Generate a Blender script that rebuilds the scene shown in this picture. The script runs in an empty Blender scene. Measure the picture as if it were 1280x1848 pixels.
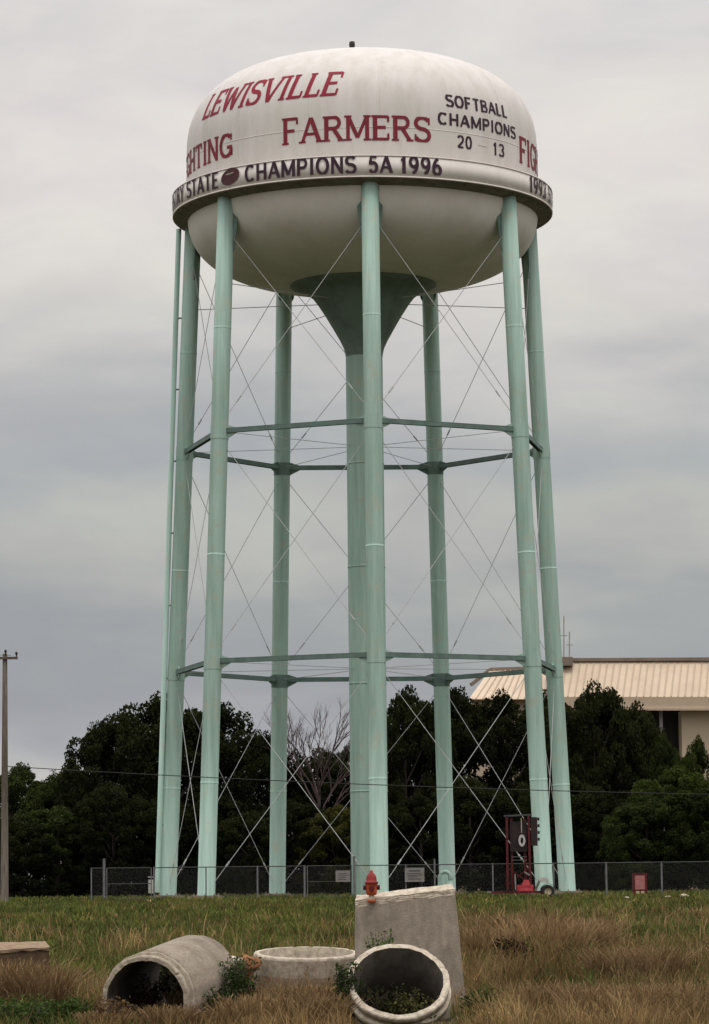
import bpy, bmesh, math, random
import numpy as np
from mathutils import Vector, Matrix
random.seed(7); RNG = np.random.default_rng(7)
PI = math.pi; R = math.radians
sc = bpy.context.scene; C = sc.collection

# ------------------------------------------------------------------ camera
FPX, PITCH, ROLL, YAW, DC, ZE = 5876.16, 0.11327, 0.0106, -0.0035, 202.907, 0.9
cy, sy = math.cos(YAW), math.sin(YAW); cp, sp = math.cos(PITCH), math.sin(PITCH); cr, sr = math.cos(ROLL), math.sin(ROLL)
FW = Vector((sy*cp, cy*cp, sp)); R0 = Vector((cy, -sy, 0)); U0 = Vector((-sp*sy, -sp*cy, cp))
RT = cr*R0 - sr*U0; UP = sr*R0 + cr*U0
cam = bpy.data.cameras.new('camera'); camo = bpy.data.objects.new('camera', cam); C.objects.link(camo)
M = Matrix.Identity(4)
for i in range(3):
    M[i][0] = RT[i]; M[i][1] = UP[i]; M[i][2] = -FW[i]
M[0][3], M[1][3], M[2][3] = 0, -DC, ZE
camo.matrix_world = M
cam.sensor_fit = 'HORIZONTAL'; cam.sensor_width = 36; cam.lens = 36*FPX/1280
cam.clip_start = 0.5; cam.clip_end = 9000
sc.camera = camo

def at(px, py, d):
    """survey helper: a world point from its bearing in the photograph and its distance"""
    r = FPX*FW + (px-640)*RT + (924-py)*UP
    k = d/r.y
    return Vector((r.x*k, r.y*k - DC, r.z*k + ZE))

# ------------------------------------------------------------------ helpers
def newbm(): return bmesh.new()
def obj(name, bm, m, parent=None, smooth=False, loc=None):
    me = bpy.data.meshes.new(name)
    if isinstance(bm, bmesh.types.BMesh):
        bm.to_mesh(me); bm.free()
    else: me = bm
    if m is not None:
        for mm in (m if isinstance(m, (list, tuple)) else [m]): me.materials.append(mm)
    if smooth:
        for p in me.polygons: p.use_smooth = True
    o = bpy.data.objects.new(name, me); C.objects.link(o)
    if parent is not None: o.parent = parent
    if loc is not None: o.location = loc
    return o
def empty(name, loc=(0,0,0), rz=0):
    o = bpy.data.objects.new(name, None); C.objects.link(o); o.location = loc; o.rotation_euler = (0,0,rz); o.empty_display_size = .3
    return o
def tag(o, label=None, cat=None, group=None, kind=None):
    if label: o['label'] = label
    if cat: o['category'] = cat
    if group: o['group'] = group
    if kind: o['kind'] = kind
    return o
def box(bm, c, s, rot=None, mi=0):
    x, y, z = s[0]/2, s[1]/2, s[2]/2
    vs = []
    for a in (-1,1):
        for b in (-1,1):
            for d in (-1,1):
                v = Vector((a*x, b*y, d*z))
                if rot is not None: v = rot @ v
                vs.append(bm.verts.new(v + Vector(c)))
    for f in ((0,1,3,2),(4,6,7,5),(0,4,5,1),(2,3,7,6),(0,2,6,4),(1,5,7,3)):
        fa = bm.faces.new([vs[i] for i in f]); fa.material_index = mi
def hexa(bm, p):   # p: 4 bottom-loop points then 4 top-loop points
    v = [bm.verts.new(q) for q in p]
    for f in ((3,2,1,0),(4,5,6,7),(0,1,5,4),(1,2,6,5),(2,3,7,6),(3,0,4,7)): bm.faces.new([v[i] for i in f])
def frame(dirv):
    d = Vector(dirv).normalized(); a = Vector((0,0,1)) if abs(d.z) < .9 else Vector((1,0,0))
    s = d.cross(a).normalized(); t = s.cross(d).normalized()
    return s, t
def tube(bm, pts, rad, n=12, caps=True, mi=0):
    pts = [Vector(p) for p in pts]; rings = []
    if not isinstance(rad, (list, tuple)): rad = [rad]*len(pts)
    for i, p in enumerate(pts):
        d = (pts[min(i+1,len(pts)-1)] - pts[max(i-1,0)])
        s, t = frame(d)
        rings.append([bm.verts.new(p + rad[i]*(math.cos(2*PI*k/n)*s + math.sin(2*PI*k/n)*t)) for k in range(n)])
    for a, b in zip(rings, rings[1:]):
        for k in range(n):
            f = bm.faces.new((a[k], a[(k+1)%n], b[(k+1)%n], b[k])); f.smooth = True; f.material_index = mi
    if caps:
        for rg in (rings[0], rings[-1]):
            f = bm.faces.new(rg); f.material_index = mi
def beam(bm, a, b, w, h, mi=0):
    a, b = Vector(a), Vector(b); d = (b-a); L = d.length; s, t = frame(d)
    rot = Matrix((s, d.normalized(), t)).transposed()
    box(bm, (a+b)/2, (w, L, h), rot, mi)
def lathe(bm, prof, n=96, smooth=True, mi=0, closed=False):
    rings = []
    for r, z in prof:
        if r < 1e-4: rings.append([bm.verts.new((0,0,z))])
        else: rings.append([bm.verts.new((r*math.sin(2*PI*k/n), -r*math.cos(2*PI*k/n), z)) for k in range(n)])
    pr = list(zip(rings, rings[1:]))
    if closed: pr.append((rings[-1], rings[0]))
    for a, b in pr:
        for k in range(n):
            k2 = (k+1) % n
            vs = []
            if len(a) == 1: vs = [a[0], b[k2], b[k]]
            elif len(b) == 1: vs = [a[k], a[k2], b[0]]
            else: vs = [a[k], a[k2], b[k2], b[k]]
            f = bm.faces.new(vs); f.smooth = smooth; f.material_index = mi
def fixn(bm): bmesh.ops.recalc_face_normals(bm, faces=bm.faces[:])

# ------------------------------------------------------------------ materials
def mat(name, col, rough=.6, col2=None, scale=1.0, detail=6, spec=.3, metal=0, stretch=(1,1,1), lo=.35, hi=.65, bump=0, bscale=8, bdist=.02,
        col3=None, scale3=.3, lo3=.5, hi3=.7):
    m = bpy.data.materials.new(name); m.use_nodes = True; nt = m.node_tree; N = nt.nodes; L = nt.links
    b = N['Principled BSDF']; b.inputs['Roughness'].default_value = rough; b.inputs['Metallic'].default_value = metal
    b.inputs['Specular IOR Level'].default_value = spec
    b.inputs['Base Color'].default_value = (*col, 1)
    tc = N.new('ShaderNodeTexCoord')
    def noise(scl, det, st):
        mp = N.new('ShaderNodeMapping'); mp.inputs['Scale'].default_value = st; L.new(tc.outputs['Object'], mp.inputs['Vector'])
        n = N.new('ShaderNodeTexNoise'); n.inputs['Scale'].default_value = scl; n.inputs['Detail'].default_value = det; n.inputs['Roughness'].default_value = .65
        L.new(mp.outputs[0], n.inputs['Vector']); return n
    out = None
    if col2:
        n = noise(scale, detail, stretch)
        mr = N.new('ShaderNodeMapRange'); mr.inputs['From Min'].default_value = lo; mr.inputs['From Max'].default_value = hi
        L.new(n.outputs['Fac'], mr.inputs['Value'])
        mx = N.new('ShaderNodeMix'); mx.data_type = 'RGBA'; mx.inputs[6].default_value = (*col,1); mx.inputs[7].default_value = (*col2,1)
        L.new(mr.outputs[0], mx.inputs[0]); out = mx.outputs[2]
        if col3:
            n3 = noise(scale3, 5, (1,1,1)); mr3 = N.new('ShaderNodeMapRange'); mr3.inputs['From Min'].default_value = lo3; mr3.inputs['From Max'].default_value = hi3
            L.new(n3.outputs['Fac'], mr3.inputs['Value'])
            m3 = N.new('ShaderNodeMix'); m3.data_type = 'RGBA'; m3.inputs[7].default_value = (*col3,1)
            L.new(mr3.outputs[0], m3.inputs[0]); L.new(out, m3.inputs[6]); out = m3.outputs[2]
        L.new(out, b.inputs['Base Color'])
    if bump:
        n2 = noise(bscale, 8, (1,1,1)); bp = N.new('ShaderNodeBump'); bp.inputs['Strength'].default_value = bump; bp.inputs['Distance'].default_value = bdist
        L.new(n2.outputs['Fac'], bp.inputs['Height']); L.new(bp.outputs[0], b.inputs['Normal'])
    return m
def attr_mat(name, rough=.7, spec=.15, transl=.25, noise_amt=.0):
    m = bpy.data.materials.new(name); m.use_nodes = True; nt = m.node_tree; N = nt.nodes; L = nt.links
    b = N['Principled BSDF']; b.inputs['Roughness'].default_value = rough; b.inputs['Specular IOR Level'].default_value = spec
    a = N.new('ShaderNodeAttribute'); a.attribute_name = 'Col'
    oi = N.new('ShaderNodeObjectInfo'); mr = N.new('ShaderNodeMapRange'); mr.inputs['To Min'].default_value = .8; mr.inputs['To Max'].default_value = 1.2
    L.new(oi.outputs['Random'], mr.inputs['Value'])
    mx = N.new('ShaderNodeVectorMath'); mx.operation = 'SCALE'; L.new(a.outputs['Color'], mx.inputs[0]); L.new(mr.outputs[0], mx.inputs['Scale'])
    L.new(mx.outputs[0], b.inputs['Base Color'])
    if transl:
        t = N.new('ShaderNodeBsdfTranslucent'); L.new(mx.outputs[0], t.inputs['Color'])
        ms = N.new('ShaderNodeMixShader'); ms.inputs[0].default_value = transl
        L.new(b.outputs[0], ms.inputs[1]); L.new(t.outputs[0], ms.inputs[2]); L.new(ms.outputs[0], N['Material Output'].inputs['Surface'])
    return m

M_WHITE = mat('tank_paint', (.74,.69,.65), .5, (.62,.57,.52), 1.1, 8, stretch=(1.2,1.2,.22), lo=.42, hi=.72, col3=(.70,.66,.60), scale3=.25, lo3=.5, hi3=.75)
M_SKIRT = mat('skirt_paint', (.75,.70,.65), .55, (.66,.60,.54), 1.3, 8, stretch=(1,1,.3), lo=.42, hi=.75)
M_BOWL = mat('bowl_paint', (.78,.73,.67), .55, (.64,.59,.52), .35, 8, lo=.4, hi=.75)
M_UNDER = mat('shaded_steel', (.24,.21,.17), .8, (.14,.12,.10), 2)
M_GREEN = mat('green_paint', (.40,.555,.475), .62, (.29,.415,.35), 1.6, 10, stretch=(2,2,.10), lo=.36, hi=.66, col3=(.42,.45,.36), scale3=1.1, lo3=.55, hi3=.72, bump=.25, bscale=1.3, bdist=.05)
M_DGREEN = mat('dark_green_paint', (.145,.215,.185), .55, (.09,.135,.115), 1.2, 8, lo=.4, hi=.7)  # darker green for struts, brackets and the far legs' bands
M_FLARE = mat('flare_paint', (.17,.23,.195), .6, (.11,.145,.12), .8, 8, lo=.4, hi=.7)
M_ROD = mat('rod_steel', (.42,.43,.42), .5, (.33,.33,.31), 2)
M_RED = mat('dark_red_letter_paint', (.26,.018,.035), .6, (.18,.02,.03), 3)
M_CRIM = mat('crimson_letter_paint', (.36,.018,.045), .6, (.25,.015,.035), 3)
M_NAVY = mat('dark_letter_paint', (.055,.022,.04), .6, (.035,.015,.025), 3)
M_CONC = mat('concrete', (.40,.34,.27), .9, (.25,.205,.155), 22, 14, lo=.30, hi=.72, bump=.7, bscale=34, col3=(.20,.16,.115), scale3=1.6, lo3=.46, hi3=.72, stretch=(1,1,.35), spec=.1)
M_CONCS = mat('slab_concrete', (.33,.28,.225), .9, (.21,.175,.135), 6, 14, lo=.32, hi=.70, bump=.7, bscale=30, col3=(.16,.13,.10), scale3=1.3, lo3=.50, hi3=.75, stretch=(1.5,1,.5), spec=.1)
M_CONC2 = mat('worn_concrete_rim', (.50,.43,.335), .9, (.26,.21,.155), 12, 12, lo=.36, hi=.68, bump=.5, bscale=28, spec=.1)
M_CONCB_LIT = mat('lit_brown_concrete', (.36,.26,.17), .9, (.22,.15,.10), 8, 12, lo=.36, hi=.68, bump=.5, bscale=28, spec=.1)  # lighter copy of the brown slab concrete, for its lit top
M_CONCM = mat('stained_concrete', (.40,.30,.21), .9, (.22,.16,.11), 9, 12, lo=.35, hi=.68, bump=.6, bscale=30, col3=(.34,.18,.09), scale3=2.2, lo3=.55, hi3=.75, spec=.1)
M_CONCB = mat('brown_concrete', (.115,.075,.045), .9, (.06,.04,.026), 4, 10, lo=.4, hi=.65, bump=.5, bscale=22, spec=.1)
M_CONCL = mat('pale_concrete', (.66,.58,.47), .9, (.34,.27,.19), 11, 12, lo=.4, hi=.7, bump=.4, bscale=24, spec=.15)
M_CONCD = mat('dark_concrete', (.10,.085,.07), .95, (.05,.043,.036), 4, 8)  # dark tone for inner pipe walls and lip grooves
M_RUST = mat('rusty_stain', (.34,.15,.06), .9, (.2,.09,.045), 9, 8)
M_GALV = mat('galvanised_steel', (.10,.10,.097), .6, (.065,.065,.063), 4, metal=.2)
M_POLE = mat('weathered_timber', (.15,.125,.10), .9, (.08,.065,.05), 3, 8, stretch=(3,3,.3))
M_DARK = mat('dark_rubber', (.02,.02,.02), .7, (.035,.033,.03), 4)
M_REDP = mat('red_machine_paint', (.12,.013,.017), .5, (.05,.008,.010), 3, lo=.4, hi=.7)
M_BLK = mat('black_machine_paint', (.018,.014,.015), .6, (.04,.02,.02), 3)
M_REDP2 = mat('faded_red_paint', (.36,.045,.04), .7, (.20,.03,.025), 9)
M_ORNG = mat('orange_red_paint', (.60,.12,.035), .7, (.36,.07,.03), 22, lo=.45, hi=.6)
M_SIGN = mat('faded_sign_face', (.27,.25,.235), .6, (.20,.185,.17), 3)
M_SIGNT = mat('sign_text', (.08,.07,.08), .7)
M_ROOF = mat('tan_metal_roof', (.66,.53,.39), .6, (.58,.45,.33), .5, 6)
M_RIB = mat('roof_rib', (.52,.41,.30), .6, (.46,.36,.26), .8)
M_WALL = mat('beige_wall', (.56,.45,.33), .8, (.50,.40,.29), .4)
M_DWALL = mat('dark_wall', (.04,.03,.028), .6, (.03,.025,.022), .5)
M_TRIM = mat('grey_trim', (.25,.20,.16), .7, (.19,.15,.12), 1)
M_PLAST = mat('white_plastic', (.55,.54,.50), .6, (.4,.38,.35), 5)
M_BARK = mat('bark', (.07,.055,.045), .95, (.03,.025,.02), 4, stretch=(2,2,.4))
M_TWIG = mat('bare_twigs', (.13,.09,.085), .9, (.09,.065,.06), 3)
M_LEAF = attr_mat('leaves', .8, .06, .2); M_GRASS = attr_mat('grass_blades', .75, .1, .2); M_WEED = attr_mat('weed_leaves', .8, .05, .15)
M_TAN = mat('tan_hub', (.45,.38,.26), .6, (.35,.3,.2), 6)

# ------------------------------------------------------------------ world and sun (overcast)
SUN_EL, SUN_AZ = 66, 200      # degrees; behind and to the right of the camera
w = bpy.data.worlds.new('World'); sc.world = w; w.use_nodes = True
nt = w.node_tree; N = nt.nodes; L = nt.links
for n in list(N): N.remove(n)
out = N.new('ShaderNodeOutputWorld')
sky = N.new('ShaderNodeTexSky'); sky.sky_type = 'NISHITA'; sky.sun_disc = False; sky.sun_elevation = R(SUN_EL); sky.sun_rotation = R(180-20); sky.dust_density = 4
bg1 = N.new('ShaderNodeBackground'); bg1.inputs['Strength'].default_value = .08; L.new(sky.outputs[0], bg1.inputs['Color'])
tc = N.new('ShaderNodeTexCoord'); sx = N.new('ShaderNodeSeparateXYZ'); L.new(tc.outputs['Generated'], sx.inputs[0])
def wnoise(scl, det, rough, st, dist=0.):
    mp = N.new('ShaderNodeMapping'); mp.inputs['Scale'].default_value = st; L.new(tc.outputs['Generated'], mp.inputs['Vector'])
    n = N.new('ShaderNodeTexNoise'); n.inputs['Scale'].default_value = scl; n.inputs['Detail'].default_value = det; n.inputs['Roughness'].default_value = rough
    n.inputs['Distortion'].default_value = dist
    L.new(mp.outputs[0], n.inputs['Vector']); return n
n1 = wnoise(9.0, 3, .5, (1,1,3.2), .3); n2 = wnoise(26, 4, .5, (1,1,3.5), .2)
# height of the cloud bands, softly displaced by noise
def math_(op, a, b=None, v=None):
    m = N.new('ShaderNodeMath'); m.operation = op
    L.new(a, m.inputs[0])
    if b is not None: L.new(b, m.inputs[1])
    if v is not None: m.inputs[1].default_value = v
    return m.outputs[0]
d1 = math_('MULTIPLY', math_('SUBTRACT', n1.outputs['Fac'], v=.5), v=.07)
d2 = math_('MULTIPLY', math_('SUBTRACT', n2.outputs['Fac'], v=.5), v=.022)
zz = math_('ADD', math_('ADD', sx.outputs['Z'], d1), d2)
rmp = N.new('ShaderNodeValToRGB'); L.new(zz, rmp.inputs[0]); cr_ = rmp.color_ramp
def lin(c): return tuple(((v/255)/12.92 if v/255 <= .04045 else ((v/255+.055)/1.055)**2.4) for v in c)
stops = [(0.0,(205,203,198)),(.034,(196,195,192)),(.047,(174,176,180)),(.064,(163,166,169)),(.083,(168,172,172)),(.100,(184,185,181)),(.112,(189,190,185)),(.126,(177,182,183)),
         (.142,(185,187,186)),(.159,(203,202,199)),(.176,(215,212,207)),(.195,(225,221,216)),(.22,(230,225,220)),(.25,(224,221,217)),(.29,(228,225,222)),(.6,(242,241,240)),(1,(248,247,246))]
while len(cr_.elements) < len(stops): cr_.elements.new(.5)
for e, (p, c) in zip(cr_.elements, stops): e.position = p; e.color = (*lin(c), 1)
n3 = wnoise(14, 5, .55, (1,1,2.2), .4); n4 = wnoise(7, 4, .5, (1,1,2.0), .2)
tint = N.new('ShaderNodeValToRGB'); L.new(n3.outputs['Fac'], tint.inputs[0]); tint.color_ramp.elements[0].position = .36; tint.color_ramp.elements[0].color = (.925,.915,.955,1)
tint.color_ramp.elements[1].position = .64; tint.color_ramp.elements[1].color = (1.05,1.045,1.03,1)
mlt = N.new('ShaderNodeVectorMath'); mlt.operation = 'MULTIPLY'; L.new(rmp.outputs[0], mlt.inputs[0]); L.new(tint.outputs[0], mlt.inputs[1])
bg2 = N.new('ShaderNodeBackground'); L.new(mlt.outputs[0], bg2.inputs['Color']); mrz = N.new('ShaderNodeMapRange'); mrz.inputs['From Min'].default_value = .3; mrz.inputs['From Max'].default_value = 1; mrz.inputs['To Min'].default_value = 1.0; mrz.inputs['To Max'].default_value = 1.75; L.new(sx.outputs['Z'], mrz.inputs['Value']); L.new(mrz.outputs[0], bg2.inputs['Strength'])
ms = N.new('ShaderNodeMixShader'); ms.inputs[0].default_value = .94
L.new(bg1.outputs[0], ms.inputs[1]); L.new(bg2.outputs[0], ms.inputs[2]); L.new(ms.outputs[0], out.inputs['Surface'])
sun = bpy.data.lights.new('sun', 'SUN'); sun.energy = .9; sun.angle = R(18); sun.color = (1,.965,.92)
so = bpy.data.objects.new('sun', sun); C.objects.link(so)
az = R(20); e = R(SUN_EL)
sdir = Vector((math.sin(az)*math.cos(e), -math.cos(az)*math.cos(e), math.sin(e)))   # towards the sun
so.rotation_euler = sdir.to_track_quat('Z', 'Y').to_euler()
so.location = (30,-60,90)
sc.view_settings.view_transform = 'Standard'; sc.view_settings.look = 'None'; sc.view_settings.exposure = 0
sc.cycles.max_bounces = 6

# ------------------------------------------------------------------ ground
GP = [(0,-1.9),(30,-1.55),(43,-1.15),(47,-1.05),(60,-.93),(90,-.68),(120,-.43),(150,-.2),(175,-.06),(192,0),(99999,0)]
GPX = np.array([p[0] for p in GP]); GPZ = np.array([p[1] for p in GP])
def ground_z(x, y):
    d = np.maximum(np.asarray(y, float)+DC, 0); x = np.asarray(x, float)
    z = np.interp(d, GPX, GPZ)
    fade = np.clip((185-d)/60, 0, 1)
    return z + fade*(.05*np.sin(x*.9+d*.35)*np.sin(d*.21+1.3) + .035*np.sin(x*2.3+1.1)*np.sin(d*.8))
ys = sorted(set([-3000,-1200,-500,-300,-240] + list(np.arange(-203,-100,.8)) + list(np.arange(-100,60,2.5)) + list(np.arange(60,200,15)) + [250,400,700,1500,4000]))
xs = sorted(set([-4000,-1500,-600,-300,-150,-90,-60] + list(np.arange(-45,45.1,1.0)) + [60,90,150,300,600,1500,4000]))
X, Y = np.meshgrid(xs, ys); Z = ground_z(X, Y)
nx, ny = len(xs), len(ys)
V = np.stack([X.ravel(), Y.ravel(), Z.ravel()], 1)
F = [(j*nx+i, j*nx+i+1, (j+1)*nx+i+1, (j+1)*nx+i) for j in range(ny-1) for i in range(nx-1)]
me = bpy.data.meshes.new('ground'); me.from_pydata(V.tolist(), [], F)
M_GROUND = mat('ground_soil', (.035,.03,.014), .95, (.075,.052,.026), .35, 10, lo=.4, hi=.62, spec=.05, col3=(.05,.06,.018), scale3=.12, lo3=.45, hi3=.6)
g = obj('ground', me, M_GROUND, smooth=True); tag(g, kind='structure')

# value noise for vegetation patches
_lat = RNG.random((64,64))
def vnoise(x, y, s):
    x = np.asarray(x)*s; y = np.asarray(y)*s
    xi = np.floor(x).astype(int); yi = np.floor(y).astype(int); fx = x-xi; fy = y-yi
    fx = fx*fx*(3-2*fx); fy = fy*fy*(3-2*fy)
    g = lambda a, b: _lat[a % 64, b % 64]
    return (g(xi,yi)*(1-fx)+g(xi+1,yi)*fx)*(1-fy) + (g(xi,yi+1)*(1-fx)+g(xi+1,yi+1)*fx)*fy

def color_mesh(name, V, F, cols):
    """V (n,k,3) polys of k verts, cols (n,3)"""
    n, k, _ = V.shape
    me = bpy.data.meshes.new(name)
    me.vertices.add(n*k); me.vertices.foreach_set('co', V.reshape(-1).astype(np.float32))
    nf = n*len(F); ks = [len(f) for f in F]
    idx = np.concatenate([np.array(f) for f in F]); loops = (np.arange(n)[:,None]*k + idx[None,:]).reshape(-1)
    me.loops.add(len(loops)); me.loops.foreach_set('vertex_index', loops.astype(np.int32))
    st = np.cumsum([0]+ks[:-1]); starts = (np.arange(n)[:,None]*sum(ks) + st[None,:]).reshape(-1)
    me.polygons.add(nf); me.polygons.foreach_set('loop_start', starts.astype(np.int32))
    me.polygons.foreach_set('loop_total', np.tile(ks, n).astype(np.int32))
    me.update(calc_edges=True)
    a = me.color_attributes.new('Col', 'FLOAT_COLOR', 'POINT')
    cc = np.ones((n, k, 4), np.float32); cc[:,:,:3] = cols[:,None,:] if cols.ndim == 2 else cols
    a.data.foreach_set('color', cc.reshape(-1))
    return me

# ------------------------------------------------------------------ grass (one mass of blades)
def px_of(x, y):   # horizontal bearing only, used to lay out the vegetation patches on the ground
    return 640 + FPX*(x*cy - (y+DC)*sy)/(y+DC)
def make_grass():
    parts = []
    for d0, d1, dens, h, wd in ((41,50,620,.23,.012),(50,62,340,.25,.015),(62,80,170,.27,.020),(80,110,75,.27,.030),(110,150,36,.24,.045),(150,200,22,.18,.06),(200,230,8,.18,.08)):
        W0, W1 = d0*.118+1.5, d1*.118+2
        n = int((d1-d0)*(W0+W1)*dens)
        d = RNG.uniform(d0, d1, n); x = RNG.uniform(-1, 1, n)*(d*.118+1.7)
        y = d - DC
        p = px_of(x, y)
        nz = vnoise(x+50, y+300, .45)*.55 + vnoise(x+9, y+400, 1.3)*.45
        nb = vnoise(x+20, y+500, .16)
        b = np.interp(d, [41,48,60,80,110,150,200], [.74,.70,.64,.56,.38,.20,.16])
        nm = vnoise(x+140, y+33, .07)
        b = b + (nz-.5)*1.15 + (nb-.5)*.9 + (nm-.45)*.55*np.clip((d-60)/40,0,1)
        b += .45*np.exp(-((p-940)/110)**2 - ((d-70)/16)**2)          # straw-coloured stand right of the slab
        b -= .75*np.exp(-((p-60)/120)**2 - ((d-47)/6)**2)            # green weeds in the left corner
        b -= .35*np.exp(-((p-870)/60)**2 - ((d-47)/4)**2)
        b += .35*np.exp(-((p-520)/130)**2 - ((d-45)/5)**2)
        b -= .13*(d > 50); b -= .25/(1+np.exp((p-800)/60))*np.clip((d-46)/8, 0, 1)
        b -= .45*np.exp(-((p-1200)/110)**2 - ((d-78)/14)**2); b -= .35*np.exp(-((p-1060)/60)**2 - ((d-52)/4)**2)
        dry = RNG.random(n) < np.clip(b, .04, .97)
        hh = h*(.5+RNG.random(n)*.9)*(1+.9*dry*(d<110)*np.clip((nz-.3)*2.0,0,1.2))
        nf = vnoise(x+70, y+250, 3.1)*.6 + vnoise(x+33, y+650, 7.0)*.4
        hh *= .45 + 1.15*np.clip((nf-.2)*1.5, 0, 1.25)
        hh *= 1+1.1*np.exp(-((p-940)/100)**2 - ((d-70)/14)**2)
        # keep the dark hollow open
        hole = np.exp(-((p-922)/42)**2 - ((d-64)/3.2)**2)
        nh = vnoise(x+81, y+177, .9)*.5+vnoise(x+15, y+77, 2.4)*.5
        keep = (RNG.random(n) > hole*.95) & (RNG.random(n) < np.clip((nh-.27)*3.4, .08, 1))
        cl = np.exp(-(np.maximum(np.abs(p-722)-88,0)/14)**2)*(d < 46.9); hh *= 1-.78*cl
        keep &= ~((np.abs(p-720) < 84) & (d > 45.5) & (d < 46.6))
        forb = (~dry) & (RNG.random(n) < .24) & (d < 110)
        head = dry & (RNG.random(n) < .13) & (d < 100)
        la = vnoise(x+5, y+5, .7)*12; lean = RNG.normal(0, .30, (n,2)) + .32*np.stack([np.cos(la), np.sin(la)],1)*(vnoise(x, y+90, 1.7)[:,None]); hh = np.where(forb, hh*.55, hh); ang = RNG.uniform(0, PI, n)
        wv = np.stack([np.cos(ang), np.sin(ang)*.6, np.zeros(n)], 1)*(wd*(.6+RNG.random(n)*.8))[:,None]*.5
        base = np.stack([x, y, ground_z(x, y)-.03], 1)
        mid = base + np.stack([lean[:,0]*hh*.35, lean[:,1]*hh*.35, hh*.6], 1)
        tip = base + np.stack([lean[:,0]*hh, lean[:,1]*hh, hh*(1-.2*np.hypot(lean[:,0],lean[:,1]))], 1)
        wm = np.where(forb, 3.6, .8)[:,None]; wt = np.where(head, 1.9, np.where(forb, 1.6, .12))[:,None]; mid = np.where(head[:,None], base+(tip-base)*.84, mid); wm = np.where(head[:,None], .45, wm)
        Vv = np.stack([base-wv, base+wv, mid+wv*wm, tip+wv*wt, tip-wv*wt, mid-wv*wm], 1)
        gcol = np.array([.115,.135,.028]); g2 = np.array([.21,.215,.05]); g3 = np.array([.052,.075,.02])
        bcol = np.array([.22,.138,.055]); b2 = np.array([.36,.255,.125]); b3 = np.array([.095,.052,.022])
        t = RNG.random(n)[:,None]; t2 = np.clip(nz*1.6-.3,0,1)[:,None]
        gc = (gcol*(1-t)+g2*t)*(t2)+g3*(1-t2); bc = (bcol*(1-t)+b2*t*1.0)*t2 + (b3*(1-t*.4)+bcol*t*.4)*(1-t2)
        cols = np.where(dry[:,None], bc, gc)*((.55+.75*RNG.random(n))*(.72+.56*np.clip(vnoise(x+210,y+19,.55)*1.3-.1,0,1)))[:,None]
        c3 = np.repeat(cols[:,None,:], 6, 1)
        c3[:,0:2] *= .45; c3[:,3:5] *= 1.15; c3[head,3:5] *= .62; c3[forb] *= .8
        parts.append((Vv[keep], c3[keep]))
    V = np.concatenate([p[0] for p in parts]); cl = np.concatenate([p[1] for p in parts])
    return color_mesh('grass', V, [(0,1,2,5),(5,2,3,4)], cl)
gr = obj('grass', make_grass(), M_GRASS); tag(gr, 'rough field of green and dry brown grass sloping up to the tower', 'grass', kind='stuff')

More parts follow.
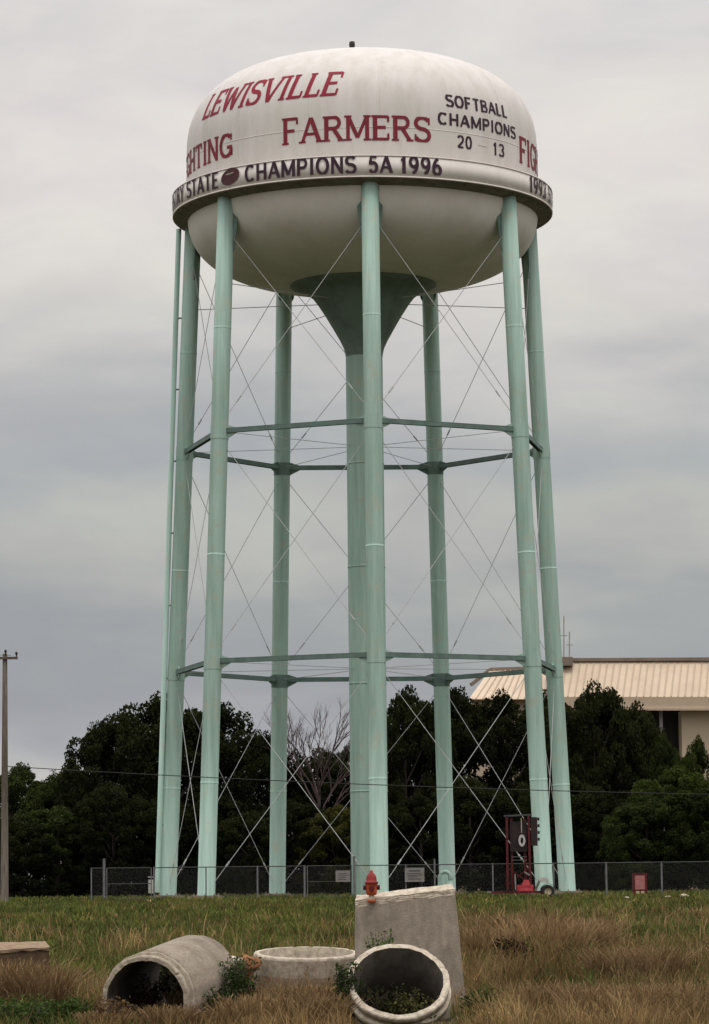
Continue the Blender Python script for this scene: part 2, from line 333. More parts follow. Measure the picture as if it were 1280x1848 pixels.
# ------------------------------------------------------------------ stroke lettering
def arc(cx, cyy, rx, ry, a0, a1, n=12):
    return [(cx+rx*math.cos(R(a0+(a1-a0)*i/n)), cyy+ry*math.sin(R(a0+(a1-a0)*i/n))) for i in range(n+1)]
S_ = arc(.5,.745,.40,.225,25,180,9) + arc(.5,.745,.40,.225,180,262,5)[1:] + arc(.5,.27,.42,.245,82,0,6) + arc(.5,.27,.42,.25,0,-160,10)[1:]
GL = {  # width, strokes [(points, weight)], serif feet
 'A': (.95,[([(.06,0),(.5,1)],.8),([(.5,1),(.94,0)],1.1),([(.22,.34),(.78,.34)],.7)],[(.06,0),(.94,0)]),
 'B': (.85,[([(.15,0),(.15,1)],1),([(.15,.96),(.55,.96)]+arc(.55,.75,.28,.21,90,-90,8)+[(.15,.54)],.9),([(.15,.5),(.6,.5)]+arc(.6,.27,.3,.23,90,-90,8)+[(.15,.04)],.9)],[(.15,0),(.15,1)]),
 'C': (.9,[(arc(.52,.5,.42,.46,42,318,18),1)],[]),
 'E': (.8,[([(.16,0),(.16,1)],1.1),([(.16,.95),(.9,.95)],.8),([(.16,.52),(.78,.52)],.8),([(.16,.05),(.92,.05)],.8)],[(.16,0),(.16,1)]),
 'F': (.78,[([(.16,0),(.16,1)],1.1),([(.16,.95),(.92,.95)],.8),([(.16,.5),(.76,.5)],.8)],[(.16,0),(.16,1)]),
 'G': (.95,[(arc(.52,.5,.42,.46,45,340,18),1),([(.9,.40),(.9,.06)],.9),([(.58,.42),(.97,.42)],.8)],[]),
 'H': (.9,[([(.14,0),(.14,1)],1),([(.86,0),(.86,1)],1),([(.14,.5),(.86,.5)],.8)],[(.14,0),(.14,1),(.86,0),(.86,1)]),
 'I': (.36,[([(.5,0),(.5,1)],1)],[(.5,0),(.5,1)]),
 'L': (.75,[([(.18,0),(.18,1)],1.1),([(.18,.05),(.92,.05)],.8)],[(.18,0),(.18,1)]),
 'M': (1.1,[([(.1,0),(.1,1)],.9),([(.1,.98),(.5,.12)],1),([(.5,.12),(.9,.98)],.8),([(.9,1),(.9,0)],1)],[(.1,0),(.1,1),(.9,0),(.9,1)]),
 'N': (.92,[([(.13,0),(.13,1)],.9),([(.13,.97),(.87,.03)],1),([(.87,0),(.87,1)],.9)],[(.13,0),(.13,1),(.87,1)]),
 'O': (.98,[(arc(.5,.5,.41,.46,0,360,26),1)],[]),
 'P': (.82,[([(.15,0),(.15,1)],1),([(.15,.95),(.58,.95)]+arc(.58,.71,.3,.24,90,-90,8)+[(.15,.47)],.9)],[(.15,0),(.15,1)]),
 'R': (.9,[([(.15,0),(.15,1)],1.1),([(.15,.95),(.55,.95)]+arc(.55,.73,.27,.22,90,-90,8)+[(.15,.51)],.9),([(.5,.51),(.92,.02)],1)],[(.15,0),(.15,1),(.92,0)]),
 'S': (.8,[(S_,1)],[]),
 'T': (.82,[([(.5,0),(.5,1)],1),([(.05,.95),(.95,.95)],.85)],[(.5,0)]),
 'U': (.9,[([(.14,1),(.14,.35)]+arc(.5,.35,.36,.31,180,360,12)+[(.86,1)],1)],[(.14,1),(.86,1)]),
 'V': (.92,[([(.06,1),(.5,0)],1.1),([(.5,0),(.94,1)],.8)],[(.06,1),(.94,1)]),
 'W': (1.25,[([(.04,1),(.28,0)],1.1),([(.28,0),(.5,.9)],.8),([(.5,.9),(.72,0)],1.1),([(.72,0),(.96,1)],.8)],[(.04,1),(.96,1)]),
 'Y': (.88,[([(.06,1),(.5,.45)],1),([(.94,1),(.5,.45)],1),([(.5,.47),(.5,0)],1)],[(.5,0)]),
 '0': (.74,[(arc(.5,.5,.36,.46,0,360,24),1)],[]),
 '1': (.5,[([(.58,0),(.58,1)],1.1),([(.58,.97),(.2,.74)],.8)],[]),
 '2': (.72,[(arc(.5,.70,.36,.26,165,-20,10)+[(.78,.50),(.12,.06)],1),([(.1,.05),(.9,.05)],.95)],[]),
 '3': (.72,[(arc(.48,.73,.34,.23,155,-85,10),1),(arc(.48,.28,.38,.24,85,-155,10),1)],[]),
 '5': (.74,[([(.84,.95),(.24,.95),(.17,.50)],.95),(arc(.48,.33,.38,.29,135,-155,12),1)],[]),
 '6': (.74,[(arc(.5,.30,.36,.27,0,360,18),1),(arc(.72,.34,.60,.62,178,98,9),1)],[]),
 '9': (.74,[(arc(.5,.70,.36,.27,0,360,18),1),(arc(.28,.66,.60,.62,-2,-82,9),1)],[]),
 '-': (.6,[([(.1,.45),(.9,.45)],1)],[]),
}
def surf_map(rf):
    def f(th, z, off):
        e = .02; r = rf(z); dr = (rf(z+e)-rf(z-e))/(2*e); n = math.hypot(1, dr)
        r2 = r + off/n; z2 = z - off*dr/n
        return Vector((r2*math.sin(th), -r2*math.cos(th), z2))
    return f
def word_mesh(text, rf, a0, a1, z0, cap, pen, serif=False, slant=0, gap=.14, big=1.0, off=.02):
    """text wrapped round a surface of revolution from angle a0 to a1 (degrees)"""
    bm = newbm(); sm = surf_map(rf); tot = 0; pos = []
    for i, ch in enumerate(text):
        if ch == ' ': tot += .5; pos.append(None); continue
        wd = GL[ch][0]; pos.append((tot, wd)); tot += wd + gap
    tot -= gap
    k = R(a1-a0)/tot; rm = rf(z0+cap/2)
    q = 0
    for i, ch in enumerate(text):
        if pos[i] is None: continue
        x0, wd = pos[i]; c2 = cap*(big if i == 0 else 1)
        _, strokes, feet = GL[ch]
        st = list(strokes)
        if serif:
            for (fx, fy) in feet:
                hw = .17/wd
                yy = .035 if fy == 0 else .965
                st.append(([(fx-hw, yy), (fx+hw, yy)], .5))
            if ch in 'EFLT' :
                if ch != 'L': st += [([(.92 if ch != 'T' else .93,.97),(.92 if ch != 'T' else .93,.74)],.55)]
                if ch == 'T': st += [([(.07,.97),(.07,.74)],.55)]
                if ch in 'EL': st += [([(.92,.03),(.92,.28)],.55)]
            if ch in 'SCG': st += [([(.9,.97),(.9,.70)],.5)]
            if ch == 'S': st += [([(.08,.03),(.08,.30)],.5)]
        for pts, wt in st:
            # metric coordinates
            P = [((x0+px*wd)*k*rm, py*c2) for px, py in pts]
            Q = [P[0]]
            for a, b in zip(P, P[1:]):
                m = max(1, int(math.hypot(b[0]-a[0], b[1]-a[1])/.22))
                Q += [(a[0]+(b[0]-a[0])*j/m, a[1]+(b[1]-a[1])*j/m) for j in range(1, m+1)]
            hw = pen*wt/2*cap; lft, rgt = [], []
            for j, p in enumerate(Q):
                a = Q[max(j-1,0)]; b = Q[min(j+1,len(Q)-1)]
                if j == len(Q)-1 and math.hypot(P[0][0]-P[-1][0], P[0][1]-P[-1][1]) < 1e-6: b = Q[1]
                if j == 0 and math.hypot(P[0][0]-P[-1][0], P[0][1]-P[-1][1]) < 1e-6: a = Q[-2]
                dx, dy = b[0]-a[0], b[1]-a[1]; ln = math.hypot(dx, dy) or 1
                nxx, nyy = -dy/ln, dx/ln
                lft.append((p[0]+nxx*hw, p[1]+nyy*hw)); rgt.append((p[0]-nxx*hw, p[1]-nyy*hw))
            q += 1; o = off + .0018*(q % 9)
            def mp(p):
                yy = min(max(p[1], 0), c2)
                return bm.verts.new(sm(R(a0) + (p[0] + slant*(yy-0))/rm, z0+yy, o))
            lv = [mp(p) for p in lft]; rv = [mp(p) for p in rgt]
            for j in range(len(Q)-1): bm.faces.new((lv[j], lv[j+1], rv[j+1], rv[j]))
    fixn(bm)
    return bm

# ------------------------------------------------------------------ water tower
TR = 11.116
def tank_r(z):
    if z > 46.414:
        t = (z-46.414)/6.279
        return TR*max(0, 1-t**2.726)**(1/2.726) if t < 1 else 0.
    return TR
tower = empty('water_tower'); tag(tower, 'tall water tower with white lettered tank on mint green tubular legs', 'water tower')
prof = [(TR, 43.5), (TR, 44.6), (TR, 45.6), (TR, 46.414)]
for k in range(1, 41):
    z = 46.414 + 6.279*(1-(1-k/40)**1.8); prof.append((tank_r(z) if k < 40 else 0, z))
bm = newbm(); lathe(bm, prof, 160); fixn(bm)
tank = obj('tank', bm, M_WHITE, tower)
bm = newbm()
pb = [(TR, 43.5)]
for k in range(1, 31):
    z = 43.5 - 5.25*(1-(1-k/30)**1.6); t = (43.5-z)/5.25; r = TR*max(0,1-t**2.9)**(1/2.9)
    if r < 4.4: break
    pb.append((r, z))
pb.append((4.4, 38.39)); lathe(bm, pb, 160); fixn(bm)
bowl = obj('tank_bowl', bm, M_BOWL, tower)
# weld seams of the shell
bm = newbm()
for z in (46.0,):
    r = tank_r(z)+.012; lathe(bm, [(r-.03, z-.03), (r, z-.025), (r, z+.025), (r-.03, z+.03)], 120)
for k in range(16):
    th = 2*PI*k/16+.1; pts = []
    for j in range(14):
        z = 46.45+5.9*j/13; r = tank_r(z)+.004; pts.append((r*math.sin(th), -r*math.cos(th), z))
    tube(bm, pts, .010, 4, caps=False)
obj('weld_seam', bm, M_WHITE, tank)
# riser flare and riser
bm = newbm()
lathe(bm, [(4.62,38.50),(4.62,38.33),(4.2,38.20),(3.7,38.0),(3.2,37.6),(2.85,37.12),(2.4,36.42),(1.95,35.65),(1.5,34.85),(1.27,34.35),(1.19,34.0),(1.16,33.8)], 72); fixn(bm)
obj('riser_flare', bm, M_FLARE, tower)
bm = newbm(); lathe(bm, [(1.16,33.8),(1.16,.1)], 64)
for z in (27.0, 20.5, 13.2, 6.5): lathe(bm, [(1.162,z-.05),(1.185,z-.04),(1.185,z+.04),(1.162,z+.05)], 64)
fixn(bm)
riser = obj('riser_pipe', bm, M_GREEN, tower)
# balcony
bm = newbm(); lathe(bm, [(11.95,42.74),(12.0,42.74),(12.0,44.10),(11.95,44.10)], 160, closed=True)
for z in (42.78, 44.06): lathe(bm, [(12.0,z-.04),(12.03,z-.04),(12.03,z+.04),(12.0,z+.04)], 160)
fixn(bm)
skirt = obj('balcony_skirt', bm, M_SKIRT, tower)
bm = newbm(); lathe(bm, [(11.05,42.86),(11.97,42.86),(11.97,42.70),(11.85,42.68),(11.3,42.5),(11.08,42.46)], 160, smooth=False)
for k in range(56):
    th = 2*PI*k/56; s_, c_ = math.sin(th), -math.cos(th)
    beam(bm, (11.1*s_, 11.1*c_, 42.52), (11.85*s_, 11.85*c_, 42.70), .08, .14)
fixn(bm)
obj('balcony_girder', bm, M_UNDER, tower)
bm = newbm(); lathe(bm, [(11.05,42.95),(11.96,42.95)], 120); obj('balcony_floor', bm, M_SKIRT, tower)
# lettering
sk = lambda z: 12.03
def letter(parent, m, *a, label=None, **k):
    o = obj('lettering', word_mesh(*a, **k), m, parent)
    if label: o['label'] = label
for t, a0, a1 in (('COUNTRY',-93.5,-66.9),('STATE',-64.4,-46.6),('CHAMPIONS',-36.0,-1.7),('5A',1.9,8.6),('1996',10.9,23.4),('1993',58.7,71.5),('STATE',75,92)):
    letter(skirt, M_NAVY, t, sk, a0, a1, 42.98, 1.04, .185, label='dark word %s on the balcony skirt' % t, gap=.16)
letter(tank, M_CRIM, 'LEWISVILLE', tank_r, -63.9, -7.8, 48.0, 1.60, .15, serif=True, slant=.30, gap=.12, label='slanted crimson word LEWISVILLE')
letter(tank, M_RED, 'FARMERS', tank_r, -25.3, 21.9, 45.18, 1.55, .155, serif=True, gap=.13, big=1.06, label='dark red word FARMERS')
letter(tank, M_RED, 'FIGHTING', tank_r, -92, -45.2, 45.05, 1.5, .17, serif=True, gap=.13, big=1.06, label='dark red word FIGHTING at the left edge')
letter(tank, M_RED, 'FIGHTING', tank_r, 61.3, 108, 45.0, 1.7, .17, serif=True, gap=.13, label='dark red word FIGHTING at the right edge')
letter(tank, M_NAVY, 'SOFTBALL', tank_r, 27.6, 54.0, 47.52, .78, .22, gap=.16, label='small dark word SOFTBALL')
letter(tank, M_NAVY, 'CHAMPIONS', tank_r, 24.5, 58.6, 46.36, .76, .22, gap=.16, label='small dark word CHAMPIONS')
letter(tank, M_NAVY, '20', tank_r, 31.3, 37.0, 45.04, .80, .18, label='small dark digits 20')
letter(tank, M_NAVY, '13', tank_r, 46.0, 51.8, 44.98, .80, .18, label='small dark digits 13')
letter(tank, M_SKIRT, '-', tank_r, 39.2, 43.8, 45.1, .8, .18, label='faded pale dash')
# football emblem on the skirt
bm = newbm(); sm = surf_map(sk); c0 = bm.verts.new(sm(R(-41.7), 43.54, .035)); rg = []
for k in range(32):
    a = 2*PI*k/32; ex = math.cos(a); ey = math.sin(a)
    rg.append(bm.verts.new(sm(R(-41.7)+R(3.7)*math.copysign(abs(ex)**1.25, ex), 43.54+.52*ey+.10*ex, .035)))
for k in range(32): bm.faces.new((c0, rg[k], rg[(k+1)%32]))
fixn(bm); fb = obj('football_emblem', bm, mat('football_brown', (.10,.03,.035), .6, (.06,.02,.025), 3), skirt)
bm = newbm()
for k in range(5):
    th = R(-42.6+.45*k); a = sm(th, 43.78, .05); b = sm(th, 43.58, .05); tube(bm, [a, b], .02, 4)
tube(bm, [sm(R(-43.2), 43.67, .05), sm(R(-40.2), 43.74, .05)], .02, 4)
obj('football_laces', bm, M_SKIRT, fb)
# roof fittings
bm = newbm(); lathe(bm, [(0,.0),(.32,.0),(.32,.35),(.5,.40),(.5,.5),(.2,.66),(0,.7)], 24); fixn(bm)
o = obj('roof_vent', bm, M_WHITE, tank, loc=(-.6,.1,52.62))
bm = newbm(); tube(bm, [(0,0,0),(0,0,1.1)], .045, 8); lathe(bm, [(0,1.05),(.16,1.08),(.19,1.25),(.17,1.45),(0,1.52)], 16); fixn(bm)
o = obj('aviation_light', bm, M_DARK, tank, loc=(-.55,-.6,52.55))
bm = newbm(); tube(bm, [(0,0,0),(0,0,.7)], .03, 6); tube(bm, [(-.22,0,.55),(.2,0,.7)], .05, 6)
o = obj('antenna', bm, M_GALV, tank, loc=(-1.05,-.6,52.5))

AZ0 = .04195; NCOL = 7
def colR(z): return 12.886 + (11.142-12.886)*z/40
def cpt(k, z, dr=0):
    a = AZ0 + k*2*PI/NCOL; r = colR(z)+dr
    return Vector((r*math.sin(a), -r*math.cos(a), z))
ZR = [.35, 14.156, 28.123, 41.6]
CR = .53
for k in range(NCOL):
    bm = newbm(); tube(bm, [cpt(k, z) for z in (.15, 10, 20, 30, 42.72)], CR, 32)
    c = obj('leg', bm, M_GREEN, tower)
    for z in (6.9, 20.6, 34.5):
        bm = newbm(); tube(bm, [cpt(k, z-.05), cpt(k, z+.05)], CR+.012, 32); obj('weld_band', bm, M_GREEN, c)
    for z in (14.156, 28.123):
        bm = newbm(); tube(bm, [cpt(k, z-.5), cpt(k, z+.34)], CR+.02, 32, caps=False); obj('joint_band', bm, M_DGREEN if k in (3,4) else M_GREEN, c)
        for s in (1, -1):      # gusset plates towards the neighbours
            nb = (k+s) % NCOL; p = cpt(k, z); q = cpt(nb, z); dd = (q-p).normalized()
            up = Vector((0,0,1)); rot = Matrix((dd, up.cross(dd), up)).transposed()
            bm = newbm()
            hexa(bm, [p+dd*.4+Vector((0,0,-.55))+up.cross(dd)*.03, p+dd*.4+Vector((0,0,-.55))-up.cross(dd)*.03, p+dd*1.15+Vector((0,0,-.16))-up.cross(dd)*.03, p+dd*1.15+Vector((0,0,-.16))+up.cross(dd)*.03,
                      p+dd*.4+Vector((0,0,.40))+up.cross(dd)*.03, p+dd*.4+Vector((0,0,.40))-up.cross(dd)*.03, p+dd*1.15+Vector((0,0,.16))-up.cross(dd)*.03, p+dd*1.15+Vector((0,0,.16))+up.cross(dd)*.03])
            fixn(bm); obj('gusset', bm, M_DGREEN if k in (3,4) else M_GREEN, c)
    p = cpt(k, 0)
    for s in (1, -1):
        bm = newbm(); nb = (k+s) % NCOL; q = cpt(nb, 41); pp = cpt(k, 41); dd = (q-pp).normalized(); sd = Vector((0,0,1)).cross(dd)*.03
        hexa(bm, [pp+dd*.4+Vector((0,0,-2.0))+sd, pp+dd*.4+Vector((0,0,-2.0))-sd, pp+dd*.62+Vector((0,0,-1.6))-sd, pp+dd*.62+Vector((0,0,-1.6))+sd,
                  pp+dd*.4+Vector((0,0,1.2))+sd, pp+dd*.4+Vector((0,0,1.2))-sd, pp+dd*.95+Vector((0,0,1.2))-sd, pp+dd*.95+Vector((0,0,1.2))+sd])
        fixn(bm); obj('top_bracket', bm, M_DGREEN, c)
    bm = newbm(); box(bm, (p.x, p.y, .19), (1.7,1.7,.06)); box(bm, (p.x, p.y, .06), (2.1,2.1,.2))
    for a in range(8):
        an = a*PI/4; box(bm, (p.x+.72*math.cos(an), p.y+.72*math.sin(an), .27), (.07,.07,.12))
    obj('base_plate', bm, M_CONCS, c)
for i in (1, 2):
    z = ZR[i]
    for k in range(NCOL):
        a, b = cpt(k, z), cpt((k+1)%NCOL, z); dd = (b-a).normalized(); a += dd*.5; b -= dd*.5
        s = Vector((0,0,1)).cross(dd)*.12; bm = newbm()
        for sg in (1,-1):
            beam(bm, a+s*sg, b+s*sg, .05, .26)
        n = 9
        for j in range(1, n): 
            p = a+(b-a)*j/n; box(bm, p, (.07,.07,.05))
        beam(bm, a+Vector((0,0,.145)), b+Vector((0,0,.145)), .30, .02)
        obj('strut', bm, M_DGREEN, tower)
RODR = .021
for i in range(3):
    for k in range(NCOL):
        for s in (0, 1):
            a = cpt(k+s, ZR[i]+(.35 if i else .0)); b = cpt(k+1-s, ZR[i+1]-(.45 if i < 2 else .9)); dd = (b-a).normalized(); a += dd*.55; b -= dd*.55
            bm = newbm(); tube(bm, [a, b], RODR, 6)
            m_ = a+(b-a)*(.12 if s else .1); tube(bm, [m_-dd*.22, m_+dd*.22], .05, 6)     # turnbuckle
            obj('brace_rod', bm, M_ROD, tower)
for z in (14.156, 28.123, 37.3):
    for k in range(NCOL):
        a = cpt(k, z); d = Vector((a.x, a.y, 0)).normalized(); bm = newbm()
        rr = 1.15 if z < 30 else 2.9
        tube(bm, [Vector((d.x*rr, d.y*rr, z-.02)), Vector((a.x-d.x*.5, a.y-d.y*.5, z))], .02 if z < 30 else .026, 6)
        obj('stay_rod', bm, M_ROD, tower)
# narrow pipe that climbs beside the left leg
p0, p1 = at(284, 1611, DC+2.0), at(321, 470, DC+2.2)
bm = newbm(); tube(bm, [p0, p0+(p1-p0)*((42.6-p0.z)/(p1.z-p0.z))], .17, 16); ov = obj('drain_pipe', bm, M_GREEN, tower)
bm = newbm()
for j in range(1, 9):
    z = 4.6*j; q = p0+(p1-p0)*((z-p0.z)/(p1.z-p0.z)); c = cpt(6-1, z) if False else cpt(5, z)
    beam(bm, q, q+(c-q)*.6, .06, .1)
obj('pipe_bracket', bm, M_DGREEN, ov)
bm = newbm(); box(bm, at(273, 1600, DC+1.6), (.34,.3,.85)); box(bm, at(273,1583,DC+1.6), (.4,.36,.06))
bmesh.ops.bevel(bm, geom=bm.edges[:], offset=.02, segments=2)
ju = obj('utility_cabinet', bm, M_PLAST); tag(ju, 'small pale cabinet standing beside the foot of the leftmost leg', 'cabinet')
# gooseneck vent by the far right leg
gb = at(803, 1612, 187.5); gb.z = 0
bm = newbm(); pts = [gb+Vector((-.28,0,0)), gb+Vector((-.28,0,1.05))] + [gb+Vector((-.28+.3-.3*math.cos(a), 0, 1.05+.3*math.sin(a)+.1)) for a in [PI*j/8 for j in range(9)]] + [gb+Vector((.32,0,.75))]
tube(bm, pts, .11, 12); tube(bm, [gb+Vector((.32,0,.72)), gb+Vector((.32,0,.92))], .16, 12); tube(bm, [gb+Vector((-.28,0,.0)), gb+Vector((-.28,0,.12))], .2, 12)
gv = obj('vent_pipe', bm, M_GREEN); tag(gv, 'pale green gooseneck vent pipe in front of the second leg from right behind slab', 'vent pipe')

# ------------------------------------------------------------------ fence with gates
def fz(x): return 0.0
FD = 186.8
fence = empty('chain_link_fence', (0, FD-DC, 0)); tag(fence, 'low grey chain link fence running in front of the tower legs', 'fence')
def fx(px): return at(px, 1600, FD).x
M_LINK = bpy.data.materials.new('chain_link'); M_LINK.use_nodes = True; nt = M_LINK.node_tree; N = nt.nodes; L = nt.links
b = N['Principled BSDF']; b.inputs['Base Color'].default_value = (.22,.22,.21,1); b.inputs['Roughness'].default_value = .6
tc = N.new('ShaderNodeTexCoord'); sx_ = N.new('ShaderNodeSeparateXYZ'); L.new(tc.outputs['Object'], sx_.inputs[0])
def mth(op, a, b2=None, v=None, v0=None):
    m = N.new('ShaderNodeMath'); m.operation = op
    if a is not None: L.new(a, m.inputs[0])
    if b2 is not None: L.new(b2, m.inputs[1])
    if v is not None: m.inputs[1].default_value = v
    return m.outputs[0]
def wires(op):
    s = mth(op, sx_.outputs['X'], sx_.outputs['Z']); s = mth('MULTIPLY', s, v=13.); s = mth('FRACT', s); s = mth('SUBTRACT', s, v=.5); s = mth('ABSOLUTE', s); return mth('GREATER_THAN', s, v=.487)
mxx = mth('MAXIMUM', wires('ADD'), wires('SUBTRACT'))
tr = N.new('ShaderNodeBsdfTransparent'); ms = N.new('ShaderNodeMixShader'); L.new(mxx, ms.inputs[0]); L.new(tr.outputs[0], ms.inputs[1]); L.new(b.outputs[0], ms.inputs[2])
L.new(ms.outputs[0], N['Material Output'].inputs['Surface'])
HF = 1.85
def panel(x0, x1, z0=.05, z1=HF-.03, par=None, nm='wire_mesh'):
    bm = newbm(); v = [bm.verts.new(q) for q in ((x0,0,z0),(x1,0,z0),(x1,0,z1),(x0,0,z1))]; bm.faces.new(v); return obj(nm, bm, M_LINK, par)
posts = [165,467,733-15,890,1095,1195,1290,1390]
xa, xb = fx(165), fx(188)
def rail(x0, x1, z, r=.028, par=fence):
    bm = newbm(); tube(bm, [(x0,0,z),(x1,0,z)], r, 8); return obj('rail', bm, M_GALV, par)
def post(x, h=HF, r=.045, par=fence, nm='post'):
    bm = newbm(); tube(bm, [(x,0,-.2),(x,0,h)], r, 10); lathe_c = h
    tube(bm, [(x,0,h),(x,0,h+.05)], [r*1.25, r*.4], 10); return obj(nm, bm, M_GALV, par)
for x0, x1 in ((165,188),(278,550),(640,1420)):
    rail(fx(x0), fx(x1), HF); panel(fx(x0), fx(x1), par=fence)
for p, h, r in ((165,HF,.04),(188,HF+.5,.075),(278,HF,.05),(372,HF,.04),(465,HF,.05),(550,HF,.06),(640,HF+.5,.075),(733,HF,.04),(785,HF+.3,.05),(890,HF,.045),(1000,HF,.045),(1095,HF,.055),(1195,HF,.05),(1290,HF,.05),(1390,HF,.05)):
    post(fx(p), h, r)
for gi, (x0, x1, lab) in enumerate(((190,276,'grey chain link gate with mid rail left of the tower legs'),(552,638,'grey chain link gate with mid rail left of the concrete slab'))):
    gt = empty('gate', (fx(x0), FD-DC, 0)); tag(gt, lab, 'gate', 'gates in the chain link fence'); wgt = fx(x1)-fx(x0)
    bm = newbm()
    a, b2 = .09, wgt-.09
    for q in (((a,0,.1),(a,0,HF)),((b2,0,.1),(b2,0,HF)),((a,0,HF),(b2,0,HF)),((a,0,.1),(b2,0,.1)),((a,0,.95),(b2,0,.95))): tube(bm, q, .026, 8)
    obj('gate_frame', bm, M_GALV, gt); panel(a, b2, .1, HF, gt)

def sign(px0, px1, py0, py1, lab, faces, d=FD-.12, m=M_SIGN):
    a, b = at(px0, py1, d), at(px1, py0, d); cx, cz = (a.x+b.x)/2, (a.z+b.z)/2; W, H = b.x-a.x, b.z-a.z
    t = empty('sign', (cx, a.y, cz)); tag(t, lab, 'sign')
    bm = newbm(); box(bm, (0,0,0), (W,.03,H)); bmesh.ops.bevel(bm, geom=bm.edges[:], offset=.006, segments=1); obj('panel', bm, m, t)
    bm = newbm()
    for (u, v, w_, h_) in faces: box(bm, (u*W, -.018, v*H), (w_*W, .006, h_*H))
    obj('print', bm, M_SIGNT, t)
    return t
sign(606, 632, 1571, 1592, 'small faded white notice wired to the gate left of the front leg', [(-.05,.22,.6,.07),(.0,.05,.7,.05),(-.08,-.1,.5,.05),(-.05,-.28,.6,.06)])
sign(731, 766, 1566, 1592, 'larger faded white notice on the fence right of the front leg', [(0,.28,.6,.09),(-.04,.10,.7,.05),(.02,-.02,.76,.05),(-.1,-.14,.5,.05),(0,-.3,.66,.06)])

# ------------------------------------------------------------------ red barrel right
def lathe_at(name, prof, loc, m, lab, cat, parent=None, n=28):
    bm = newbm(); lathe(bm, prof, n); fixn(bm); o = obj(name, bm, m, parent, loc=loc)
    if lab: tag(o, lab, cat)
    return o
b0 = at(1155, 1612, 184.5); b0.z = 0
drum = empty('marker_box', b0); tag(drum, 'dark red upright marker box with pale faded front right of the tower', 'marker box')
bm = newbm(); box(bm, (0,0,.62), (.80,.5,1.24)); bmesh.ops.bevel(bm, geom=bm.edges[:], offset=.06, segments=3); obj('body', bm, M_REDP, drum)
bm = newbm(); box(bm, (0,-.265,.72), (.55,.03,.78)); obj('front_panel', bm, mat('faded_pink_panel', (.42,.19,.17), .7, (.34,.12,.11), 4), drum)
bm = newbm(); box(bm, (-.14,-.26,.17), (.2,.04,.14)); box(bm, (.14,-.26,.17), (.2,.04,.14)); obj('label_strip', bm, mat('yellow_strip', (.55,.45,.2), .7, (.4,.35,.2), 5), drum)

# ------------------------------------------------------------------ utility pole and wires
pb_ = at(8, 1633, 180.); pt_ = at(9, 1180, 180.)
pole = empty('utility_pole', (pb_.x, pb_.y, 0)); tag(pole, 'weathered wooden utility pole with short crossarm at the left edge', 'utility pole')
hp = pt_.z; lx = pt_.x-pb_.x
bm = newbm(); tube(bm, [(0,0,-.5),(lx*.5,0,hp*.5),(lx,0,hp)], [.23,.18,.13], 14); obj('pole', bm, M_POLE, pole)
bm = newbm(); box(bm, (lx+.05,-.15,hp-.25), (1.35,.12,.14)); cro = obj('crossarm', bm, M_POLE, pole)
for dx in (-.55,.0,.6):
    bm = newbm(); lathe(bm, [(0,0),(.035,0),(.035,.1),(.07,.12),(.075,.2),(.04,.26),(0,.28)], 12); fixn(bm); obj('insulator', bm, M_DARK, cro, loc=(lx+.05+dx,-.15,hp-.17 if dx else hp-.05))
bm = newbm()
for z in (hp*.42, hp*.41): tube(bm, [(lx*.4-.21,-.05,z),(lx*.4+.21,-.05,z)], .05, 6)
obj('clamp', bm, M_DARK, pole)
def cable(name, a, b, sag, r, lab):
    bm = newbm(); n = 24; a, b = Vector(a), Vector(b)
    pts = [a+(b-a)*i/n - Vector((0,0,sag*4*(i/n)*(1-i/n))) for i in range(n+1)]
    tube(bm, pts, r, 6); o = obj(name, bm, M_DARK); tag(o, lab, 'cable'); return o
cable('overhead_cable', at(9,1383,180), at(1420,1436,176), .25, .026, 'thin black overhead cable crossing low in front of the tower legs')
cable('overhead_cable', at(20,1183,179.8), at(-220,1150,160), .2, .012, 'thin overhead wire leaving the pole crossarm to the left')

# ------------------------------------------------------------------ trailer mounted rig
rg0 = at(942, 1612, 184.); rg0.z = 0; K = 1/31.9
rig = empty('towed_rig', rg0); tag(rig, 'dark red upright rig on a small trailer in front of the right legs', 'trailer rig')
def rp(px, py, dy=0): return Vector(((px-942)*K, dy, (1612-py)*K))
def rbeam(name, segs, m, w=.1, dpt=.1, par=None):
    bm = newbm()
    for a, b in segs: beam(bm, a, b, dpt, w)
    return obj(name, bm, m, par or rig)
rbeam('trailer_frame', [(rp(888,1604,0), rp(990,1604,0)), (rp(888,1604,.0), rp(950,1604,.5)), (rp(950,1604,.5), rp(990,1604,.5)), (rp(925,1604,-.4), rp(990,1604,-.4)), (rp(925,1604,-.4), rp(925,1604,.5))], M_REDP, .14, .1)
rbeam('tow_bar', [(rp(880,1603), rp(930,1603))], M_SIGN, .07, .08)
rbeam('mast', [(rp(917,1600,-.1), rp(917,1468,-.1)), (rp(958,1606,-.1), rp(956,1468,-.1)), (rp(926,1600,.25), rp(926,1472,.25)), (rp(950,1600,.25), rp(949,1472,.25))], M_REDP, .13, .1)
rbeam('cross_bar', [(rp(912,1468,-.1), rp(962,1466,-.1))] , M_GALV, .09, .1)
rbeam('cross_bar', [(rp(924,1541,-.14), rp(952,1541,-.14)), (rp(924,1547,-.14), rp(952,1547,-.14))], M_GALV, .05, .05)
rbeam('brace', [(rp(918,1560,-.05), rp(957,1590,-.05)), (rp(957,1560,.1), rp(918,1590,.1)), (rp(925,1480,.1), rp(950,1530,.1)), (rp(950,1480,.1), rp(925,1530,.1))], M_REDP, .06, .06)
bm = newbm(); box(bm, rp(938,1505,.12), (.95,.16,1.7)); bmesh.ops.bevel(bm, geom=bm.edges[:], offset=.03, segments=2); obj('back_panel', bm, M_BLK, rig)
bm = newbm(); box(bm, rp(966,1496,.0), (.34,.5,1.6)); bmesh.ops.bevel(bm, geom=bm.edges[:], offset=.03, segments=2)
